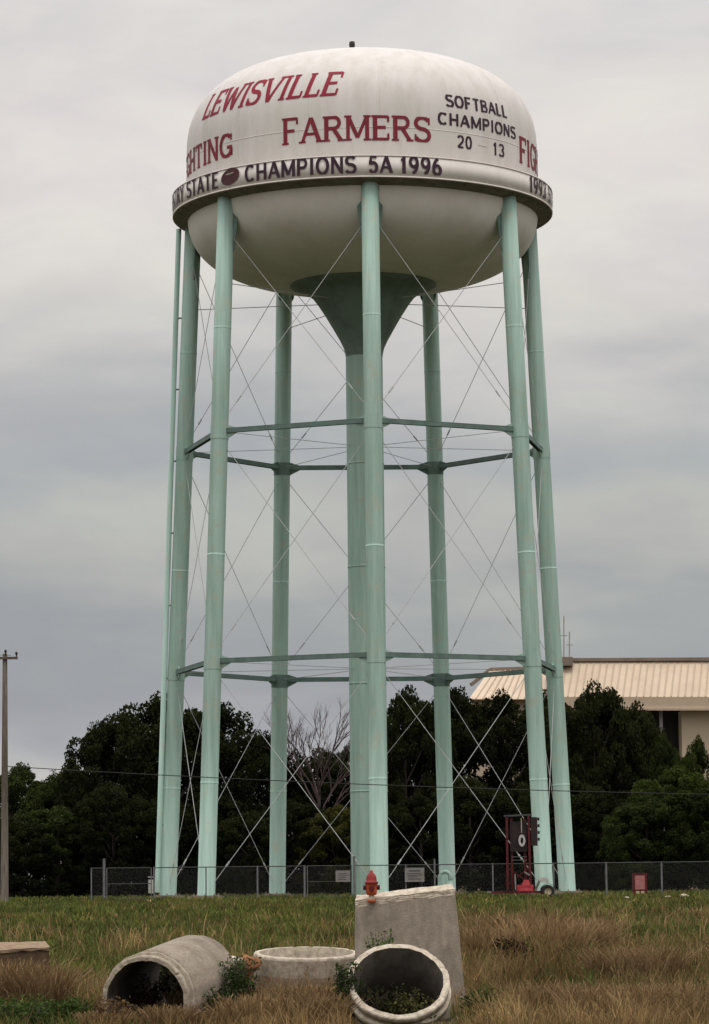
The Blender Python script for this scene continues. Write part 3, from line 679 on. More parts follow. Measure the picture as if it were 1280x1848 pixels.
for zz_ in (1474,1486,1498,1510): box(bm, rp(974,zz_,0), (.1,.44,.16))
obj('engine_box', bm, M_BLK, rig)
bm = newbm(); c = rp(943.5,1512,-.22); n = 28
def ell(rx, rz, y): return [bm.verts.new(c+Vector((rx*math.cos(2*PI*k/n), y, rz*math.sin(2*PI*k/n)))) for k in range(n)]
A_, B_, A2, B2 = ell(.19,.34,0), ell(.08,.18,0), ell(.19,.34,.05), ell(.08,.18,.05)
for k in range(n):
    j = (k+1) % n; bm.faces.new((A_[k],A_[j],B_[j],B_[k])); bm.faces.new((A2[k],A2[j],A_[j],A_[k])); bm.faces.new((B_[k],B_[j],B2[j],B2[k]))
fixn(bm); obj('round_emblem', bm, M_PLAST, rig)
rbeam('hose', [(rp(943,1498,-.2), rp(943,1472,-.2))], M_TAN, .05, .05)
bm = newbm(); box(bm, rp(948,1598,-.15), (.9,.5,.42)); bmesh.ops.bevel(bm, geom=bm.edges[:], offset=.08, segments=2)
hexa(bm, [rp(936,1604,-.45),rp(962,1604,-.45),rp(962,1604,.1),rp(936,1604,.1),rp(946,1582,-.3),rp(954,1582,-.3),rp(954,1582,0),rp(946,1582,0)])
obj('pump_housing', bm, mat('bright_red_paint', (.48,.045,.06), .5, (.30,.03,.04), 4), rig)
rbeam('hand_winch', [(rp(947,1568,-.25), rp(956,1574,-.25)), (rp(930,1572,-.2), rp(931,1600,-.2))], M_SIGN, .08, .08)
for sg in (-.5, .5):
    wc = rp(988,1603,sg); wh = empty('wheel', wc); wh.parent = rig
    bm = newbm(); lathe(bm, [(.20,-.1),(.33,-.1),(.37,-.06),(.37,.06),(.33,.1),(.20,.1)], 28, closed=True); fixn(bm); bmesh.ops.rotate(bm, verts=bm.verts[:], matrix=Matrix.Rotation(PI/2,3,'X')); obj('tyre', bm, M_DARK, wh)
    bm = newbm(); lathe(bm, [(0,-.07),(.1,-.08),(.19,-.05),(.205,-.09),(.205,.09),(.19,.05),(0,.07)], 24); fixn(bm); bmesh.ops.rotate(bm, verts=bm.verts[:], matrix=Matrix.Rotation(PI/2,3,'X')); obj('rim', bm, M_TAN, wh)
bm = newbm()
for i_ in range(8):
    a0_, a1_ = PI*(.05+.11*i_), PI*(.05+.11*(i_+1)); c = rp(988,1603,-.5)
    q = [c+Vector((.45*math.cos(a),yy,.45*math.sin(a))) for a, yy in ((a0_,-.14),(a0_,.14),(a1_,.14),(a1_,-.14))]
    q2 = [c+Vector((.43*math.cos(a),yy,.43*math.sin(a))) for a, yy in ((a0_,-.14),(a0_,.14),(a1_,.14),(a1_,-.14))]
    hexa(bm, q2+q)
fixn(bm); obj('mudguard', bm, M_DARK, rig)
bm = newbm(); box(bm, rp(981,1583,-.2), (.55,.5,.28)); bmesh.ops.bevel(bm, geom=bm.edges[:], offset=.07, segments=3); tube(bm, [rp(974,1583,-.25), rp(966,1600,-.25)], .07, 8); obj('fuel_tank', bm, M_PLAST, rig)

# ------------------------------------------------------------------ building
def bpos(px, py, d): return at(px, py, d)
gym = empty('arena_building', (at(1150,1600,300).x, 97.1, 0)); tag(gym, 'large beige building with ribbed tan metal roof behind the right trees', 'building')
G0 = Vector(gym.location)
def bl(px, py, d): return at(px, py, d) - G0
def roofslab(name, x0t, x1t, yt, x0b, x1b, yb, dt, db, rib=True, ytl=None):
    bm = newbm(); a, b, c, e = bl(x0b,yb,db), bl(x1b,yb,db), bl(x1t,yt,dt), bl(x0t,ytl or yt,dt)
    th = Vector((0,.25,-.05)); hexa(bm, [a+th,b+th,b,a,e+th,c+th,c,e]); fixn(bm)
    o = obj(name, bm, M_ROOF, gym)
    if rib:
        bm = newbm(); L_ = (b-a).length; n = int(L_/.62); nrm = (b-a).cross(e-a).normalized()
        if nrm.y > 0: nrm = -nrm
        for i in range(1, n):
            t = i/n; p, q = a+(b-a)*t, e+(c-e)*t
            beam(bm, p+nrm*.03+(q-p)*.01, q+nrm*.03-(q-p)*.01, .10, .09)
        obj('seam', bm, M_RIB, o)
    return o
zt = 1192
roofslab('roof', 1012, 1560, 1193, 1000, 1560, 1258, 302.5, 299)
bm = newbm(); a, b = bl(1014,1193,302.4), bl(1560,1190,302.4); beam(bm, a+Vector((0,0,.1)), b+Vector((0,0,.1)), .5, .3); obj('ridge_cap', bm, M_TRIM, gym)
bm = newbm(); a, b, c, e = bl(995,1279,298.8), bl(1560,1279,298.8), bl(1560,1260,298.8), bl(995,1260,298.8); th = Vector((0,.6,0)); hexa(bm, [a+th,b+th,b,a,e+th,c+th,c,e]); fixn(bm); obj('fascia', bm, M_ROOF, gym)
bm = newbm(); a, b = bl(994,1259,298.5), bl(1560,1259,298.5); beam(bm, a, b, .1, .12); a, b = bl(994,1281,298.7), bl(1560,1281,298.7); beam(bm, a, b, .3, .14); obj('gutter', bm, M_RIB, gym)
bm = newbm(); a, b = bl(1000,1279,303.5), bl(1560,1279,303.5)
hexa(bm, [Vector((a.x,a.y,0)),Vector((b.x,b.y,0)),Vector((b.x,b.y+14,0)),Vector((a.x,a.y+14,0)),Vector((a.x,a.y,a.z+3.8)),Vector((b.x,b.y,a.z+3.8)),Vector((b.x,b.y+14,a.z+3.8)),Vector((a.x,a.y+14,a.z+3.8))]); fixn(bm); obj('back_wall', bm, M_DWALL, gym)
bm = newbm(); a, b = bl(1230,1281,300), bl(1560,1281,300)
hexa(bm, [Vector((a.x,a.y,0)),Vector((b.x,b.y,0)),Vector((b.x,b.y+3,0)),Vector((a.x,a.y+3,0)),Vector((a.x,a.y,a.z-.1)),Vector((b.x,b.y,a.z-.1)),Vector((b.x,b.y+3,a.z-.1)),Vector((a.x,a.y+3,a.z-.1))]); fixn(bm); obj('wall', bm, M_WALL, gym)
for px in (1193,):
    bm = newbm(); a = bl(px,1281,299.6); tube(bm, [Vector((a.x,a.y,0)), Vector((a.x,a.y,a.z-.1))], .16, 14); obj('pillar', bm, M_SIGN, gym)
bm = newbm()
for px in (1150,1170,1212): a = bl(px,1281,303.2); box(bm, (a.x,a.y,a.z/2), (.12,.1,a.z))
for py in (1310,1345): a = bl(1140,py,303.2); b = bl(1230,py,303.2); beam(bm, a, b, .08, .1)
obj('window_frame', bm, M_DWALL, gym)
# left, lower wing with sloping end
roofslab('roof', 884, 1010, 1206, 846, 1010, 1262, 318, 311, ytl=1210)
bm = newbm(); ca, cb, cc = bl(850,1236,317.5), bl(884,1209,318), bl(1010,1205,318); beam(bm, ca, cb, .4, .35); beam(bm, cb, cc, .4, .4); obj('ridge_cap', bm, M_TRIM, gym)
bm = newbm(); a, b = bl(852,1262,312), bl(1010,1262,312)
hexa(bm, [Vector((a.x,a.y,0)),Vector((b.x,b.y,0)),Vector((b.x,b.y+12,0)),Vector((a.x,a.y+12,0)),Vector((a.x,a.y,a.z)),Vector((b.x,b.y,a.z)),Vector((b.x,b.y+12,a.z)),Vector((a.x,a.y+12,a.z))]); fixn(bm); obj('wall', bm, M_WALL, gym)
for px, y0, y1 in ((1018,1112,1200),(1028,1140,1200)):
    bm = newbm(); a, b = bl(px,y1,301.5), bl(px,y0,301.5); tube(bm, [a,b], .06, 6); tube(bm, [a+(b-a)*.6+Vector((-.3,0,0)), a+(b-a)*.6+Vector((.3,0,0))], .03, 6); obj('antenna', bm, M_TRIM, gym)
bm = newbm(); box(bm, bl(1021,1194,301.5), (1.3,1,.8)); obj('roof_unit', bm, M_TRIM, gym)

# ------------------------------------------------------------------ trees
def crown_mesh(seed, nleaf=42000, leaf=.024, style='dense', base=.04):
    rg = np.random.default_rng(seed)
    # lumps spread through a domed volume of unit height and unit width
    nl = 190; lumps = []
    big = rg.normal(size=(9,3)); ph = rg.uniform(0, 6, 9)
    def env(u, az):
        r = .50*max(.004, 1-((u-.40)/.60 if u < 1 else 1)**2.7)**.42 if u > .40 else .50*(.82+.18*u/.40)
        return r*(1+.055*math.sin(3*az+ph[0]+4*u)+.04*math.sin(5*az+ph[1]-7*u))
    while len(lumps) < nl:
        u = rg.uniform(0,1)**.85*rg.choice([1,1,1,1.06]); u = min(u, 1.04); az_ = rg.uniform(0, 2*PI); rad = env(u, az_)
        k = rg.uniform(.78,.97) if rg.random() < .78 else rg.uniform(.1,.8)
        rr0 = rg.uniform(.035,.088)
        q = np.array([rad*k*math.cos(az_), rad*k*math.sin(az_), u*.94])
        lumps.append((q, rr0, .5+.5*math.sin(big[0]@q*5+ph[2])*math.sin(big[1]@q*4+ph[3])))
    V = []; Cc = []
    per = nleaf//nl
    for q, r, sh in lumps:
        n = int(per*(r/.065)**1.6)
        dv = rg.normal(size=(n,3)); dv /= np.linalg.norm(dv, axis=1)[:,None]
        rr = r*rg.uniform(.55, 1.12, n)**.7; P = q + dv*rr[:,None]*np.array([1,1,.82])
        s = leaf*rg.uniform(.55, 1.35, n)
        a = rg.normal(size=(n,3)); a /= np.linalg.norm(a, axis=1)[:,None]; a = a*.8 + dv*.2
        b = np.cross(a, rg.normal(size=(n,3))); b /= np.linalg.norm(b, axis=1)[:,None]
        a = np.cross(b, a); a /= np.linalg.norm(a, axis=1)[:,None]
        a *= s[:,None]*.5; b *= s[:,None]*.32
        V.append(np.stack([P-a, P-b*.9+a*.1, P+a, P+b*.9+a*.1], 1))
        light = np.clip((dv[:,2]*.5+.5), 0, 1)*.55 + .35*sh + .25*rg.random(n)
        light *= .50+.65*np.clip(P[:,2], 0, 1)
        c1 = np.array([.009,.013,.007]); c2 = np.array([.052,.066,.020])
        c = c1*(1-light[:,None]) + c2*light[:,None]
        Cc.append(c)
    V = np.concatenate(V); Cc = np.concatenate(Cc)
    V[:,:,2] = np.maximum(V[:,:,2], base*.2)
    return V, Cc
VAR = [crown_mesh(100+i) for i in range(5)]
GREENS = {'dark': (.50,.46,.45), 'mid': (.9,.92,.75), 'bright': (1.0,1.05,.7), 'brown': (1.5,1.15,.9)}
CROWN = {}
def crown(i, hue):
    if (i, hue) not in CROWN:
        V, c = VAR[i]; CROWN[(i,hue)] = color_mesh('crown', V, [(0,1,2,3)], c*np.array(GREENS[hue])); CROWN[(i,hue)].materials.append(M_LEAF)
    return CROWN[(i,hue)]
def trunk_bm(seed):
    rg = random.Random(seed); bm = newbm()
    tube(bm, [(0,0,-.03),(.01,0,.15),(-.01,.01,.35),(.0,.0,.6),(0,0,.8)], [.028,.022,.018,.012,.004], 10)
    for i in range(9):
        z = .15+.06*i; a = rg.uniform(0, 2*PI); l = rg.uniform(.22,.38)*(1-.4*z)
        p = Vector((0,0,z)); q = p+Vector((math.cos(a)*l*.5, math.sin(a)*l*.5, l*.45)); e = q+Vector((math.cos(a+.3)*l*.5, math.sin(a+.3)*l*.5, l*.45))
        tube(bm, [p,q,e], [.011,.007,.002], 6)
        tube(bm, [q, q+Vector((math.cos(a-.8)*l*.4, math.sin(a-.8)*l*.4, l*.35))], [.005,.0015], 5)
    return bm
TRUNKS = []
for i in range(3):
    me = bpy.data.meshes.new('trunk'); bm = trunk_bm(i); bm.to_mesh(me); bm.free(); me.materials.append(M_BARK); TRUNKS.append(me)
def tree(px, top, wpx, d, var, hue, lab, rz=0, name='tree', cat='tree', group=None, depth=1.0):
    b = at(px, 1600, d); H = at(px, top, d).z; Wd = wpx/(FPX/d)
    t = empty(name, (b.x, b.y, 0), rz); tag(t, lab, cat, group)
    c = bpy.data.objects.new('crown', crown(var, hue)); C.objects.link(c); c.parent = t; c.scale = (Wd*1.06, Wd*1.06*depth, H*1.01)
    k = bpy.data.objects.new('trunk', TRUNKS[var % 3]); C.objects.link(k); k.parent = t; k.scale = (Wd*.9 if Wd < H else H, Wd*.9 if Wd < H else H, H*.96)
    return t
G1 = 'trees standing behind the fence'
TREES = [
 (38,1388,190,262,0,'mid','low rounded green tree just right of the utility pole'),
 (128,1392,150,258,1,'mid','low dark green tree between utility pole and the big dome crown'),
 (206,1300,190,246,2,'dark','dark tree forming the left shoulder of the big dome crown'),
 (288,1266,270,250,3,'dark','tallest dark dome shaped tree behind the two left legs'),
 (398,1282,220,254,4,'dark','dark broad tree right of the dome tree, behind left front leg'),
 (486,1334,160,252,0,'dark','shorter dark tree behind the far left leg'),
 (588,1362,190,258,1,'dark','dark tree below the bare tree beside the riser'),
 (668,1330,160,262,2,'dark','dark tree hidden behind the riser and front leg'),
 (735,1254,165,247,3,'dark','narrow tall dark tree right of the front leg with sky showing through'),
 (822,1256,215,252,4,'dark','dark tree behind the far right leg'),
 (915,1262,215,256,0,'dark','dark tree in front of the low tan roof end'),
 (1000,1260,190,262,1,'dark','dark tree behind the pair of right legs'),
 (1078,1243,175,248,2,'dark','tall dark tree right of the right leg in front of the tan roof'),
 (1150,1282,150,252,3,'dark','dark tree stepping down beside the dark building recess'),
 (1198,1338,110,250,4,'mid','low dark tree below the white pillar of the building'),
 (1268,1340,95,246,0,'mid','tree at the right edge below the beige wall'),
]
for i, (px, top, wp, d, v, hue, lab) in enumerate(TREES):
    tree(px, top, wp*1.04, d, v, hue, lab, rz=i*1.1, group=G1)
G2 = 'shrubs along the back of the fence'
SHR = [(20,1480,150,236,1,'dark','dark shrub at the foot of the utility pole'),
 (105,1460,170,240,2,'mid','olive shrub left of the gate'),
 (205,1420,160,238,3,'dark','tall dark shrub behind the left gate'),
 (290,1450,150,240,4,'dark','dark shrub behind the leftmost leg'),
 (375,1430,150,241,0,'dark','dark shrub behind the left front leg'),
 (450,1470,140,236,1,'dark','dark shrub between left front and far left legs'),
 (530,1450,150,238,2,'dark','dark shrub right of the far left leg'),
 (610,1460,140,236,3,'brown','brownish shrub left of the riser'),
 (690,1420,120,240,4,'dark','dark shrub behind the riser base'),
 (760,1440,150,238,0,'dark','dark shrub left of the far right leg'),
 (850,1410,160,240,1,'dark','dark shrub between the far right leg and the rig'),
 (940,1420,150,242,2,'dark','dark shrub behind the towed rig'),
 (1030,1410,160,238,3,'dark','dark shrub right of the right leg'),
 (1100,1440,150,236,4,'dark','dark shrub behind the red marker box'),
 (1170,1440,150,230,0,'mid','green shrub right of the red marker box'),
 (1225,1392,170,232,1,'bright','brighter green bushy tree at the lower right'),
 (1290,1420,150,230,2,'mid','green shrub cut by the right edge')]
for i, (px, top, wp, d, v, hue, lab) in enumerate(SHR):
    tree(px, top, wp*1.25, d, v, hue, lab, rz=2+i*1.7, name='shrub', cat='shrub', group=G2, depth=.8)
# a second, farther belt that reads as one mass
far = []
fc = []
for i, px in enumerate(range(-40, 1340, 46)):
    V, c = VAR[i % 5]; d = 276 + (i*7) % 9; b = at(px, 1600, d); Hh = at(px, 1385 + (i*37) % 50, d).z
    far.append(V[::4]*np.array([4.6,3.0,Hh]) + np.array([b.x, b.y, 0])); fc.append(c[::4]*.6)
wd_ = obj('woodland', color_mesh('woodland', np.concatenate(far), [(0,1,2,3)], np.concatenate(fc)), M_LEAF); tag(wd_, 'dark woodland filling the gaps behind the trees', 'woodland', kind='stuff')
# bare tree
def bare_tree():
    b = at(578, 1600, 249); H = at(578, 1243, 249).z
    rg = random.Random(5); bmb = newbm(); 
    t = empty('bare_tree', (b.x, b.y, 0)); tag(t, 'leafless purplish brown tree rising between the far left leg and the riser', 'tree')
    bmt = newbm(); tube(bmt, [(0,0,-.1),(.1,0,H*.2),(-.05,0,H*.38),(0,0,H*.55)], [.26,.2,.16,.1], 10); obj('trunk', bmt, M_BARK, t)
    cnt = [0]
    def grow(p, d, l, r, lev):
        cnt[0] += 1
        q = p + d*l*.5 + Vector((rg.uniform(-.06,.06),0,.04))*l; e = p + d*l
        tube(bmb, [p,q,e], [r,r*.8,r*.55], 4 if lev > 1 else 6, caps=False)
        if lev >= 5: return
        for j in range(3 if lev < 4 else 3):
            nd = (d + Vector((rg.uniform(-.62,.62), rg.uniform(-.6,.6), rg.uniform(.0,.35)))).normalized()
            st = p + (e-p)*rg.uniform(.45, 1)
            grow(st, nd, l*rg.uniform(.6,.82), r*.6, lev+1)
    for j in range(7):
        a = j*2*PI/7; z = H*(.30+.035*j)
        grow(Vector((0,0,z)), Vector((math.cos(a)*.5, math.sin(a)*.5, .85)).normalized(), H*.20, .085, 1)
    print('twigs', cnt[0])
    obj('branches', bmb, M_TWIG, t)
bare_tree()

# ------------------------------------------------------------------ concrete things in the foreground
def pipe_prof(Ro, Ri, Lg):      # lip with a step and a groove, then the barrel; returns outer and inner loop
    return [(Ri,0),(Ro-.045,0),(Ro-.03,.012),(Ro-.03,.10),(Ro-.045,.11),(Ro-.045,.15),(Ro,.165),(Ro,.26),(Ro-.022,.272),(Ro-.022,.31),(Ro,.33),(Ro,Lg*.5),(Ro,Lg-.02),(Ro-.02,Lg),(Ri,Lg),(Ri,Lg*.5)]
def place_pipe(name, c, axis, Ro, Ri, Lg, lab, m=M_CONC, minner=M_CONCD, rimm=M_CONCL, plain=False):
    bm = newbm(); prof = pipe_prof(Ro, Ri, Lg) if not plain else [(Ri,0),(Ro-.015,0),(Ro,.015),(Ro,.05),(Ro,.3),(Ro,Lg-.02),(Ro-.02,Lg),(Ri,Lg),(Ri,Lg*.5)]; lathe(bm, prof, 128, closed=True); fixn(bm)
    rgp = random.Random(int(Ro*1000)); chips = [(rgp.uniform(0,2*PI), rgp.uniform(.03,.07), rgp.uniform(.008,.022)) for _ in range(14)]
    for v in bm.verts:
        r_ = math.hypot(v.co.x, v.co.y); a_ = math.atan2(v.co.y, v.co.x); j = .004*math.sin(a_*7+v.co.z*9)+.003*math.sin(a_*17+2)+rgp.uniform(-.0035,.0035)
        v.co.x *= 1+j/r_; v.co.y *= 1+j/r_
        if v.co.z < .02 and r_ > Ri+.01:
            for ca_, cw_, cd_ in chips:
                da = abs((a_-ca_+PI) % (2*PI)-PI)
                if da < cw_: v.co.z += cd_*(1-da/cw_); v.co.x *= 1-.3*cd_; v.co.y *= 1-.3*cd_
    ro = empty(name, c); ro.rotation_euler = Vector(axis).to_track_quat('Z', 'Y').to_euler(); tag(ro, lab, 'concrete pipe')
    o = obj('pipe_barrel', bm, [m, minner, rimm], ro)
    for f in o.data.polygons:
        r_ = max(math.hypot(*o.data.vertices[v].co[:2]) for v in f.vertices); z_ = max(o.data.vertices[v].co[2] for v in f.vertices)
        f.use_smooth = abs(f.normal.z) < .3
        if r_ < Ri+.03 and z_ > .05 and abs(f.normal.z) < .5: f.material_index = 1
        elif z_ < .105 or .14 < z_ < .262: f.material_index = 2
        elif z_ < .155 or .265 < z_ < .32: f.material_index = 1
    return ro
# 1 lying pipe
A1, B1 = at(262, 1806, 45.), at(353, 1767, 47.7)
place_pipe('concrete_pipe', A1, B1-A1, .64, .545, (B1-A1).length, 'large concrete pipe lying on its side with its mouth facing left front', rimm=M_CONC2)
# 2 tilted pipe, opening towards the viewer and up
c2 = at(719, 1770, 46.); el = R(45.0); n2 = Vector((.04,-math.cos(el), math.sin(el)))
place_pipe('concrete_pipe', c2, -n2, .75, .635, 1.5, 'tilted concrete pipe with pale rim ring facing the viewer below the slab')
# 3 standing pipe
c3 = at(553, 1719, 50.); n3 = Vector((.01,-math.sin(R(5.3)), math.cos(R(5.3))))
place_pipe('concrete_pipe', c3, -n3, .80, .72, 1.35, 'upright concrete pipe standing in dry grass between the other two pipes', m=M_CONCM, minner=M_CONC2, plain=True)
# slab
def slab(name, front, back, lab, m):
    bm = newbm(); hexa(bm, [front[3], front[2], back[2], back[3], front[0], front[1], back[1], back[0]]); fixn(bm)
    bmesh.ops.subdivide_edges(bm, edges=bm.edges[:], cuts=9, use_grid_fill=True)
    rg = random.Random(3)
    for v in bm.verts: v.co += Vector((rg.uniform(-1,1), rg.uniform(-1,1), rg.uniform(-1,1)))*.006
    o = obj(name, bm, m); tag(o, lab, 'concrete slab'); return o
D1 = 48.6
slab('concrete_slab', [at(641,1628,D1), at(821,1606,D1), at(850,1900,D1-.5), at(641,1900,D1-.5)], [at(644,1618,D1+.32), at(815,1598,D1+.32), at(835,1880,D1-.1), at(644,1880,D1-.1)],
     'broad upright concrete slab standing behind the tilted pipe', M_CONCS)
bm = newbm(); fa, fb_, ba, bb = at(641,1627,D1-.004), at(821,1605,D1-.004), at(644,1617,D1+.33), at(815,1597,D1+.33)
dz = Vector((0,0,.085)); hexa(bm, [fa-dz+Vector((0,-.012,0)), fb_-dz+Vector((0,-.012,0)), bb-dz, ba-dz, fa+Vector((0,-.012,.012)), fb_+Vector((0,-.012,.012)), bb+Vector((0,0,.014)), ba+Vector((0,0,.014))]); fixn(bm)
bmesh.ops.subdivide_edges(bm, edges=bm.edges[:], cuts=12, use_grid_fill=True)
rr_ = random.Random(9)
for v in bm.verts: v.co.z += rr_.uniform(-.012,.008); v.co.y += rr_.uniform(-.006,.006)
sl = bpy.data.objects['concrete_slab']; o = obj('slab_top_edge', bm, M_CONCL, sl)
D2 = 51.5
slab('concrete_slab', [at(-60,1722,D2), at(88,1713,D2), at(92,1800,D2), at(-60,1800,D2)], [at(-60,1704,D2+.9), at(80,1702,D2+.9), at(88,1790,D2+.9), at(-60,1790,D2+.9)],
     'low brown concrete slab with daylight painted into its pale top, cut by the left edge', M_CONCB)
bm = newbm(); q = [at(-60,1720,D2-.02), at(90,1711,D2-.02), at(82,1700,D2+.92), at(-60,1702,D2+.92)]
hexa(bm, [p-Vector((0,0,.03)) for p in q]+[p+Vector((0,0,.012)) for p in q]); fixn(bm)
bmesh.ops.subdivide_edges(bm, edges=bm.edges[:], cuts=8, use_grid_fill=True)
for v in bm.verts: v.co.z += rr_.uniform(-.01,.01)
obj('lit_slab_top', bm, M_CONCB_LIT, bpy.data.objects['concrete_slab.001'])  # daylight on the top face is put into the colour
# hydrant-shaped red fitting on the slab top
h0 = at(671, 1627, D1-.03); 
hyd = empty('hydrant', h0); tag(hyd, 'small orange red hydrant on top of the upright concrete slab', 'hydrant')
s = 1.0
bm = newbm(); lathe(bm, [(0,-.01),(.062,-.01),(.062,.02),(.042,.03),(.042,.09),(.075,.10),(.085,.16),(.085,.25),(.10,.262),(.10,.285),(.08,.295),(.078,.33),(.07,.37),(.05,.405),(.025,.42),(.022,.455),(0,.458)], 28); fixn(bm); hb = obj('barrel', bm, [M_ORNG, M_REDP2, M_CONCL], hyd)
for f in hb.data.polygons:
    zf = f.center.z; f.material_index = 1 if zf > .24 else (2 if .03 < zf < .085 else 0)
bm = newbm()
for sg in (-1,1): tube(bm, [(sg*.07,0,.205),(sg*.125,0,.205)], .038, 12)
tube(bm, [(0,-.07,.19),(0,-.12,.19)], .045, 12); obj('outlet_cap', bm, M_REDP, hyd)
bm = newbm(); lathe(bm, [(.086,.268),(.104,.27),(.104,.279),(.086,.281)], 28, closed=True); fixn(bm); obj('flange', bm, M_REDP, hyd)
# broken lump beside the standing pipe
def lump(name, c, r, m, lab, cat, seed, sc3=(1,1,1)):
    bm = newbm(); bmesh.ops.create_icosphere(bm, subdivisions=4, radius=1)
    rg = np.random.default_rng(seed); ph = rg.uniform(0, 6, (8,)); fr = rg.normal(0, 2.2, (8,3))
    for v in bm.verts:
        p = np.array(v.co); k = 1+sum(.07*math.sin(fr[i]@p+ph[i]) for i in range(8))
        v.co = Vector((p[0]*k*r*sc3[0], p[1]*k*r*sc3[1], p[2]*k*r*sc3[2]))
    o = obj(name, bm, m, loc=c, smooth=False); tag(o, lab, cat); return o
lump('rubble_lump', at(447,1741,49.4), .17, M_RUST, 'rust brown lump of rubble left of the upright pipe', 'rubble', 4, (1,.8,.95))
lump('rubble_lump', at(424,1735,48.9), .12, M_CONCL, 'pale lump of rubble at the back end of the lying pipe', 'rubble', 5, (1.3,.8,.6))
lump('stone', at(905,1832,45.2), .16, M_CONCL, 'flat pale stone in the grass at the bottom right', 'stone', 6, (1.7,.8,.35))
for i, (px, py, d, lab) in enumerate(((1236,1622,165,'scrap of white litter near the right edge of the field'),(1132,1627,160,'scrap of white litter below the red marker box'),(1206,1626,163,'scrap of white litter between the other two'))):
    c = at(px, py, d); c.z = float(ground_z(c.x, c.y))+.16
    lump('litter', c, .15 if i == 0 else .09, M_TAN, lab, 'litter', 20+i, (1.4,1,.6))

# ------------------------------------------------------------------ leafy weeds and dry clumps
def weed(px, d, h, wdt, n, seed, lab, col=((.02,.035,.012),(.06,.09,.025)), zoff=0, leaf=.05, name='weed', cat='weed', group=None):
    rg = np.random.default_rng(seed); b = at(px, 1700, d); gz = float(ground_z(b.x, b.y))+zoff
    t = empty(name, (b.x, b.y, gz)); tag(t, lab, cat, group)
    bm = newbm(); ends = []
    for i in range(max(5, n//60)):
        a = rg.uniform(0, 2*PI); r0 = wdt*.15; r1 = wdt*rg.uniform(.1,.5); hh = h*rg.uniform(.55,1)
        p = [Vector((r0*math.cos(a)*rg.uniform(0,1), r0*math.sin(a)*rg.uniform(0,1), -.05)), Vector((r1*.6*math.cos(a), r1*.6*math.sin(a), hh*.55)), Vector((r1*math.cos(a), r1*math.sin(a), hh))]
        tube(bm, p, [.008,.006,.003], 5, caps=False); ends.append(p)
    obj('stem', bm, M_TWIG, t)
    P = np.zeros((n,3))
    for i in range(n):
        p = ends[rg.integers(len(ends))]; u = rg.uniform(.15,1); q = p[0]*(1-u)**2 + p[1]*2*u*(1-u) + p[2]*u*u
        P[i] = (q.x, q.y, q.z); 
    P += rg.normal(0, wdt*.09, (n,3))*np.array([1,1,.7]); P[:,2] = np.maximum(P[:,2], 0)
    s = leaf*rg.uniform(.5,1.3,n); a = rg.normal(size=(n,3)); a /= np.linalg.norm(a,axis=1)[:,None]
    b_ = np.cross(a, rg.normal(size=(n,3))); b_ /= np.linalg.norm(b_,axis=1)[:,None]
    a *= s[:,None]*.6; b_ *= s[:,None]*.28
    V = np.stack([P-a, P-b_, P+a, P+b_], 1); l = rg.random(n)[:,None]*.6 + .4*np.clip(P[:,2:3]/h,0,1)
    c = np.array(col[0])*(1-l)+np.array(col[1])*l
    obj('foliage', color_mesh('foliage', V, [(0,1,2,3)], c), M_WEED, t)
GW = 'leafy weeds growing among the pipes'
weed(342, 48.6, .85, 1.0, 6000, 21, 'dense dark weed added to block daylight at the far end of the lying pipe', col=((.006,.008,.004),(.03,.035,.015)), leaf=.09, group=GW)  # added so no light shows through the barrel
weed(262, 46.3, .75, .6, 1500, 22, 'dim dry weed deep inside the lying pipe', col=((.03,.022,.012),(.10,.07,.035)), group=GW)
weed(432, 46.7, 1.0, .6, 3000, 1, 'dark leafy weed against the back end of the lying pipe', group=GW)
weed(395, 45.7, .6, .6, 2200, 2, 'dark leafy weed along the right side of the lying pipe', group=GW)
weed(625, 45.9, .95, .4, 1800, 3, 'dark leafy weed between upright pipe and tilted pipe', group=GW)
weed(690, 47.2, 1.22, .45, 1300, 4, 'green weed sprig rising over the top rim of the tilted pipe', col=((.02,.04,.012),(.09,.14,.03)), group=GW)
weed(700, 46.0, .55, .9, 1600, 5, 'dark tangled weed growing inside the tilted pipe', col=((.008,.01,.005),(.05,.05,.02)), group=GW)
weed(740, 45.8, .42, .7, 900, 6, 'sparse weed at the lower inside rim of the tilted pipe', col=((.03,.03,.012),(.12,.12,.04)), group=GW)
weed(40, 45.2, .42, .9, 2200, 7, 'low broad green weed at the bottom left corner', col=((.02,.04,.01),(.07,.11,.025)), group=GW)
weed(120, 46.2, .38, .9, 2000, 8, 'low broad green weed left of the lying pipe', col=((.02,.04,.01),(.07,.11,.025)), group=GW)
weed(865, 45.6, .40, .6, 1300, 9, 'green weed at the right foot of the slab', col=((.02,.035,.01),(.07,.09,.025)), group=GW)
weed(285, 45.3, .42, .5, 900, 10, 'dry weed standing inside the mouth of the lying pipe', col=((.05,.035,.015),(.20,.13,.06)), group=GW)
weed(922, 66.5, .55, 1.0, 2600, 11, 'near black weed added to darken the hollow right of the slab', col=((.005,.005,.003),(.022,.016,.009)), leaf=.08, group=GW)  # blackish leaves stand in for the dark of the hole
weed(200, 44.0, .50, .6, 1100, 12, 'dry brown weed in front of the left rim of the lying pipe', col=((.06,.04,.018),(.2,.13,.06)), group=GW)

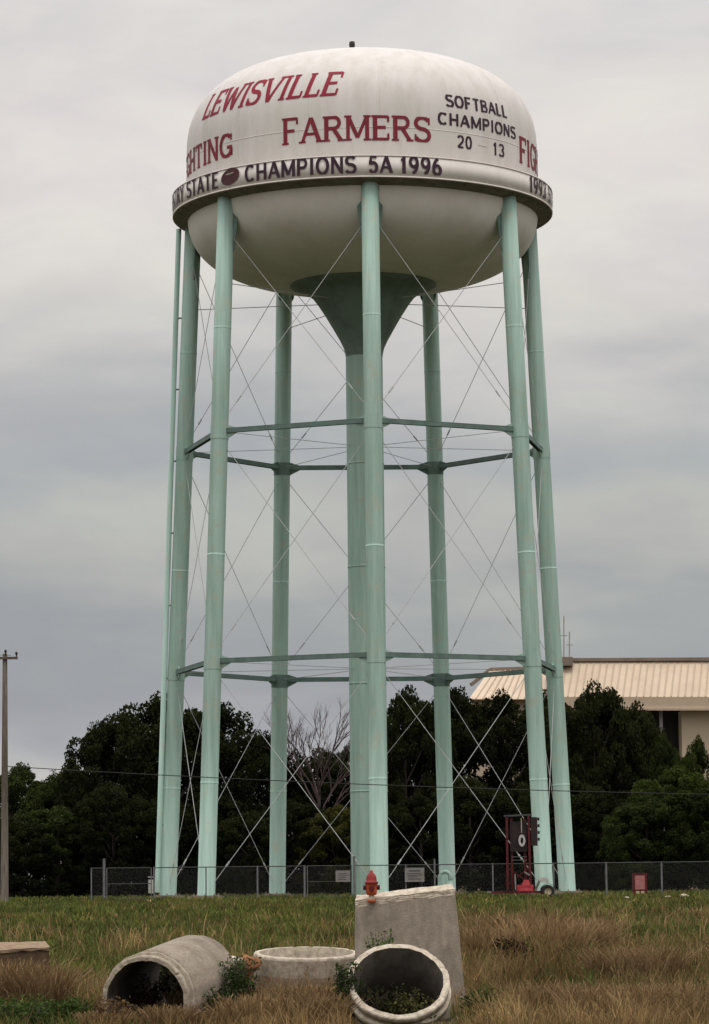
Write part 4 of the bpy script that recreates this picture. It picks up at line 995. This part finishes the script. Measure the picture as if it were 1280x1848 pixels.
# dry grass tussocks with long stalks
def tussock(px, d, h, wdt, n, seed, lab):
    rg = np.random.default_rng(seed); b = at(px, 1700, d); gz = float(ground_z(b.x, b.y))
    ang = rg.uniform(0, 2*PI, n); r = wdt*.5*np.sqrt(rg.random(n)); base = np.stack([r*np.cos(ang), r*np.sin(ang), np.full(n,-.03)], 1)
    ln = rg.normal(0, .28, (n,2)) + base[:,:2]*.5/wdt; hh = h*rg.uniform(.45,1.1,n)
    mid = base + np.stack([ln[:,0]*hh*.3, ln[:,1]*hh*.3, hh*.6],1); tip = base + np.stack([ln[:,0]*hh, ln[:,1]*hh, hh*.97],1)
    wa = rg.uniform(0, PI, n); wv = np.stack([np.cos(wa), np.sin(wa), np.zeros(n)],1)*(.006+.006*rg.random(n))[:,None]
    V = np.stack([base-wv, base+wv, mid+wv*.8, tip+wv*.5, tip-wv*.5, mid-wv*.8], 1)
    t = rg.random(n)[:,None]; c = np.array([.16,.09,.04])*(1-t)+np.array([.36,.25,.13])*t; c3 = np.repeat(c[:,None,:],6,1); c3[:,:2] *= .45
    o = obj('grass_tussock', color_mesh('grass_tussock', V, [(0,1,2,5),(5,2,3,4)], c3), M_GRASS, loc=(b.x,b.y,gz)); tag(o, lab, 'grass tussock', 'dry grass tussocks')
TS = [(15,50.2,.72,.9,'dry tussock hiding the left end of the low brown slab'),(70,49.8,.66,.9,'dry tussock before the right end of the low brown slab'),(300,44.2,.42,.6,'dry tussock before the mouth of the lying pipe'),(340,44.4,.36,.5,'dry tussock at the right rim of the lying pipe'),(480,46.5,.42,.8,'dry tussock left of the upright pipe'),
 (520,47,.46,.9,'tall dry tussock before the left half of the upright pipe'),(575,46.8,.46,.8,'tall dry tussock before the right half of the upright pipe'),(450,44.6,.5,.9,'low dry tussock at the bottom, right of the lying pipe'),
 (560,44.5,.5,.9,'low dry tussock at the bottom centre'),(190,43.8,.32,.6,'dry tussock at the left rim of the lying pipe'),(880,68,.75,1.6,'straw tussock nearest the slab on the right slope'),
 (930,71,.9,2.0,'tall straw tussock above the dark hollow'),(985,69,.85,1.8,'tall straw tussock right of the dark hollow'),(1040,74,.75,1.8,'straw tussock farther right on the slope'),
 (1010,46.5,.5,1.2,'orange brown tussock at the lower right'),(1100,45.5,.52,1.3,'orange brown tussock toward the lower right corner'),(1210,46.2,.5,1.3,'orange brown tussock in the lower right corner'),(1150,60,.55,1.8,'dry tussock in the right middle of the field')]
for i, (px, d, h, wdt, lab) in enumerate(TS): tussock(px, d, h*1.1, wdt, int(900*max(1,wdt)), 300+i, lab)
